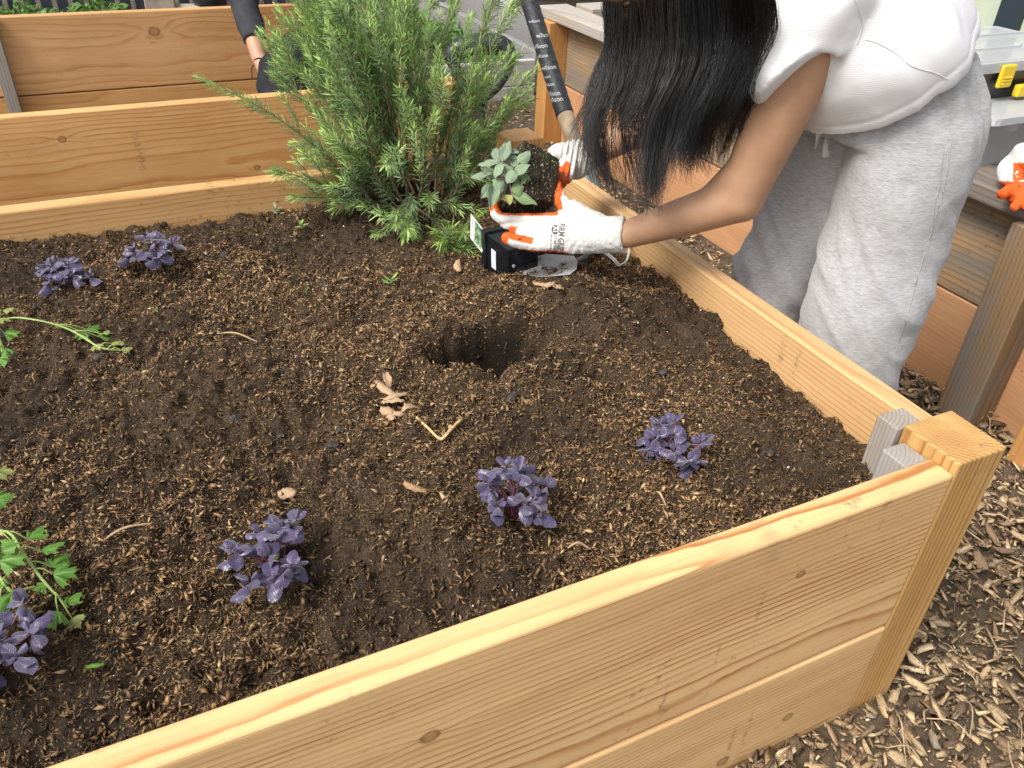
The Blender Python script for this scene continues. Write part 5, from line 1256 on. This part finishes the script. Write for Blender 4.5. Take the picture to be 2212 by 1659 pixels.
def on_shirt(u, v, lift=.0006):
    d = nrm(ray(u, v)); h_, *_ = sb_.ray_cast(Vector(tuple(CPOS)), Vector(tuple(d))); return V3(h_)-d*lift if h_ else None
M['hemm'] = plain('shirt_seam', (.69, .69, .71), .9)
for P in ([(1846, 0), (1858, 30), (1862, 60), (1852, 95)], [(1870, 85), (1900, 95), (1935, 115), (1965, 140), (1990, 150), (2020, 158), (2048, 172)]):
    pts = [on_shirt(*p) for p in P]; pts = [p for p in pts if p is not None]
    if len(pts) > 2: m2 = MB(); m2.tube(pts, [.0006]*len(pts), 6); m2.build('seam', M['hemm'], gd, True)

# ---- hair
hm = NT('black_hair', .28, .5); ha = hm.attr(); hm.base(ha); hm.set(Anisotropic=.5)
rs = np.random.RandomState(42)
vk = [-170, -60, 0, 60, 110, 190, 260, 330, 400, 470]
Le = [1395, 1325, 1307, 1311, 1307, 1280, 1262, 1266, 1302, 1345]
Re = [1500, 1640, 1672, 1672, 1660, 1640, 1618, 1590, 1565, 1540]
def vend(a, rs):
    base = np.interp(a, [0, .05, .12, .3, .42, .5, .62, .72, .82, .92, 1], [295, 385, 440, 452, 440, 388, 375, 368, 335, 280, 165])
    return base+rs.randn()*22
clumps = [(rs.rand(), rs.uniform(-1, 1), rs.randn(5)) for _ in range(170)]
V = []; F = []; C = []
NP = 14; NS = 6200
for i in range(NS):
    ca_, cb_, cr_ = clumps[rs.randint(len(clumps))]
    if .09 < ca_ < .22 and rs.rand() < .78: continue
    a0_ = np.clip(ca_+rs.randn()*.06, 0, 1); b0_ = np.clip(cb_+rs.randn()*.3, -1, 1); ve = np.interp(ca_, [0, .05, .12, .3, .42, .5, .62, .72, .82, .92, 1], [300, 390, 445, 455, 440, 385, 370, 360, 330, 280, 180])+26*cr_[4]*(.4 if ca_ < .4 else 1)+rs.randn()*10-abs(rs.randn())*24
    if rs.rand() < .12: ve -= rs.rand()*120
    if .11 < ca_ < .36 and rs.rand() < .80: ve = 215+rs.rand()*75
    fly = rs.rand() < .10; ph = rs.rand()*6; am = rs.rand()*(13 if fly else 3.5); P = []
    for k in range(NP):
        s = k/(NP-1); v = -170+(ve+170)*s; cl = s**1.4*.66; a = a0_*(1-cl)+ca_*cl; b = b0_*(1-cl)+cb_*cl
        l, r = np.interp(v, vk, Le), np.interp(v, vk, Re); u = l+(r-l)*a
        u += 13*math.sin(v*.0165+2.2*b0_+3.1*a0_)*s+5*math.sin(v*.037+cr_[3]*3)*s+am*math.sin(v*.03+ph)+(6*cr_[1])*s*s
        tipc = max(0, (s-.86)/.14); u -= tipc**2*(16 if ca_ < .5 else -8*cr_[2])
        t = 1.315+.055*b-.19*max(0, (a-.66)/.34)*np.interp(v, [0, 250, 330], [1, .5, 0]) - .09*np.interp(v, [-170, 0, 120], [.6, .25, 0])
        t -= .05*(1-(2*a-1)**2)*np.interp(v, [-170, 150, 300], [1, .8, .3])
        P.append(atd(u, v, t))
    w0 = rs.uniform(.00022, .00045); base = len(V)
    e1 = CR; e2 = -FW; c = np.array((.006, .0058, .007))*rs.uniform(.4, 1.9)+(np.array((.012, .005, .0)) if ca_ < .45 and rs.rand() < .5 else 0)
    for k, p in enumerate(P):
        w = w0*(1-.6*(k/(NP-1))**3)
        for q in range(3): an = 2*PI*q/3+.5; V.append(p+e1*w*math.cos(an)+e2*w*math.sin(an)); C.append(c)
    for k in range(NP-1):
        for q in range(3): a1_ = base+k*3+q; b1_ = base+k*3+(q+1) % 3; F.append((a1_, b1_, b1_+3, a1_+3))
V = np.array(V); F = np.array(F); C = np.array(C)
hair = mesh('hair', V, F, hm.m, gd, True, C)
# the mass of hair over the crown and the inner body of the fall
mb = MB()
V_, F_ = ellipsoid(HDc+hd_dir*.012-fdir*.014, (.083, .088, .112), RM, 24, 16); mb.add(V_, F_)
core = [(1440, -150, 1.25), (1480, -60, 1.28), (1490, 30, 1.30), (1490, 120, 1.32), (1490, 200, 1.335), (1485, 260, 1.345), (1480, 310, 1.35)]
mb.tube([atd(*p) for p in core], [(.10, .05), (.120, .05), (.122, .045), (.105, .04), (.075, .032), (.05, .025), (.02, .015)], 28, up=tuple(FW))
me = voxel(mb, .006, 5); V = getv(me); N = getn(me); V += N*(.004*np.sin(((V-CPOS) @ CR)*260+4*fbm(V, 8, 2)))[:, None]; setv(me, V); setcol(me, np.tile(np.array((.007, .007, .008)), (len(V), 1))); me.materials.append(hm.m)
setw(link(me, 'hair_mass', None, hair))
# shoes
M['shoe'] = plain('white_trainer', (.6, .6, .6), .5, noise=.1)
for A_ in (ALg, ARg):
    mb = MB(); mb.tube([V3((A_[0]+.05, A_[1], GZ+.045)), V3((A_[0]-.03, A_[1], GZ+.05)), V3((A_[0]-.15, A_[1], GZ+.03))], [(.036, .038), (.04, .042), (.036, .025)], 18, up=(0, 0, 1)); mb.tube([A_+V3((0, 0, .02)), V3((A_[0], A_[1], GZ+.05))], [.04, .04], 14)
    setw(link(voxel(mb, .006, 3), 'shoe', M['shoe'], gd))

# ================================================================== work gloves on the planter edge
gv = empty('work_gloves', atp(2195, 400, 2, .03), 'spare orange and white work gloves lying on the planter edge at the right', 'work gloves')
mb = MB(); c0 = V3((.955, .66, .05))
def pz(u, v, z): return atp(u, v, 2, z)
mb.tube([pz(2215, 330, .10), pz(2195, 365, .065), pz(2188, 390, .045)], [(.032, .02), (.036, .022), (.030, .018)], 20, up=(0, 0, 1))
for P in ([(2192, 392, .05), (2180, 408, .045), (2168, 418, .04), (2162, 420, .036)], [(2200, 395, .05), (2192, 412, .045), (2184, 424, .03), (2190, 430, .028)], [(2205, 400, .05), (2206, 420, .04), (2200, 438, .028), (2192, 448, .022)], [(2215, 400, .05), (2218, 425, .04), (2216, 445, .025)]):
    mb.tube([pz(*p) for p in P], [.0115, .0115, .011, .0095][:len(P)], 12)
glove_mesh(mb, .0025, lambda V, N, UV: (UV[:, 1] > 392) | ((UV[:, 1] > 352) & (UV[:, 0] > 2188) & (fbm(V, 60, 3) > -.35)), gv, 'glove')

# ================================================================== second person, crouched in the empty bed
p2 = empty('person', (-.02, 2.85, GZ), 'person in black crouching in the empty bed behind the rosemary, hand at the knee', 'person')
M['skin2'] = plain('skin_tone', (.50, .27, .17), .5, noise=.1, sc=20)
bk = NT('black_cloth', .8, .2); bkn = bk.noise(bk.coord(), 30, 4); bk.base(bk.mix(bkn, (.010, .011, .015), (.030, .031, .036))); bk.bump(bkn, .5, .01)
bk2 = NT('faded_black_sleeve', .8, .2); bkn = bk2.noise(bk2.coord(), 18, 4); bk2.base(bk2.mix(bkn, (.030, .031, .036), (.055, .055, .062))); bk2.bump(bkn, .6, .012)
SH2, EL2, WR2 = atd(500, -190, 3.0), atd(522, -20, 2.92), atd(560, 125, 2.85)
K2, H2, A2 = atd(610, 160, 2.78), atd(800, 40, 2.95), atd(640, 300, 2.80)
SH3 = SH2+V3((.28, .25, .0)); HD2 = atd(520, -330, 3.05); T2 = (SH2+SH3)/2
mb = MB(); mb.tube([SH2, EL2, WR2], [.05, .04, .028], 16); mb.tube([WR2, atd(572, 148, 2.84)], [.026, .03], 14)
mb.tube([H2, K2, A2], [.075, .055, .04], 16); H3 = H2+V3((.05, .2, 0)); K3 = K2+V3((.2, .3, .02)); mb.tube([H3, K3, K3-V3((0, 0, .4))], [.075, .055, .04], 16)
mb.tube([(H2+H3)/2, T2], [(.13, .1), (.15, .1)], 18); mb.tube([SH2, SH3], [.06, .06], 14); mb.tube([T2, HD2], [.05, .05], 12); V_, F_ = ellipsoid(HD2, (.08, .095, .115)); mb.add(V_, F_)
V_, F_ = ellipsoid(HD2+V3((-.05, -.08, -.02)), (.014, .02, .02)); mb.add(V_, F_); mb.tube([SH3, SH3+V3((.0, -.1, -.25)), K3+V3((0, 0, .06))], [.05, .042, .03], 14)
mh = atd(578, 158, 2.82)
for k in range(5): mb.tube([atd(568, 146, 2.83), atd(572+k*4, 158, 2.82+k*.012), atd(580+k*4, 170-(k == 4)*8, 2.80+k*.012)], [.013, .009, .007], 8)
setw(link(voxel(mb, .007, 4), 'body', M['skin2'], p2))
mb = MB(); mb.tube([SH2, EL2, EL2*.25+WR2*.75], [.072, .058, .040], 18, caps='flat'); mb.tube([(H2+H3)/2+V3((0, 0, .1)), T2], [(.15, .12), (.17, .12)], 18); mb.tube([SH2, SH3], [.075, .075], 14); mb.tube([SH3, SH3+V3((.0, -.1, -.25))], [.07, .06], 14)
me = voxel(mb, .008, 5); V = getv(me); N = getn(me); V += N*(.006*fbm(V, 14, 3))[:, None]; setv(me, V); setw(link(me, 'shirt', bk2.m, p2))
mb = MB(); mb.tube([H2, (H2+K2)/2, K2+V3((-.005, 0, .0)), A2], [.105, .095, .085, .07], 18); mb.tube([H3, K3, K3-V3((0, 0, .4))], [.105, .08, .07], 18); mb.tube([H2, H3], [.12, .12], 16)
mb.tube([atd(700, -40, 2.75), atd(755, 20, 2.75), atd(750, 60, 2.78)], [.06, .05, .04], 14)
me = voxel(mb, .008, 5); V = getv(me); N = getn(me); V += N*(.008*fbm(V, 13, 3, 5))[:, None]; setv(me, V); setw(link(me, 'trousers', bk.m, p2))
mb = MB(); V_, F_ = ellipsoid(HD2+V3((.02, .02, .02)), (.09, .1, .12)); mb.add(V_, F_); mb.build('hair', plain('dark_hair', (.012, .01, .009), .5), p2, True)
mb = MB(); w1 = atd(566, 137, 2.845); ring_ = [w1+(CR*math.cos(a)*.9+CU*.25*math.sin(a)-FW*math.sin(a))*.029 for a in np.linspace(0, 2*PI, 14)]
mb.tube(ring_, [.002]*14, 6); mb.tube([ring_[7], ring_[7]-CR*.012-CU*.01, ring_[7]-CR*.012-CU*.045], [.0018]*3, 6); mb.build('hair_tie', bk.m, p2, True)
for A_ in (A2, K3-V3((0, 0, .4))):
    mb = MB(); mb.tube([V3((A_[0]+.04, A_[1], GZ+.05)), V3((A_[0]-.14, A_[1]-.05, GZ+.04))], [(.04, .045), (.04, .03)], 14); setw(link(voxel(mb, .008, 3), 'shoe', M['blackp'], p2))
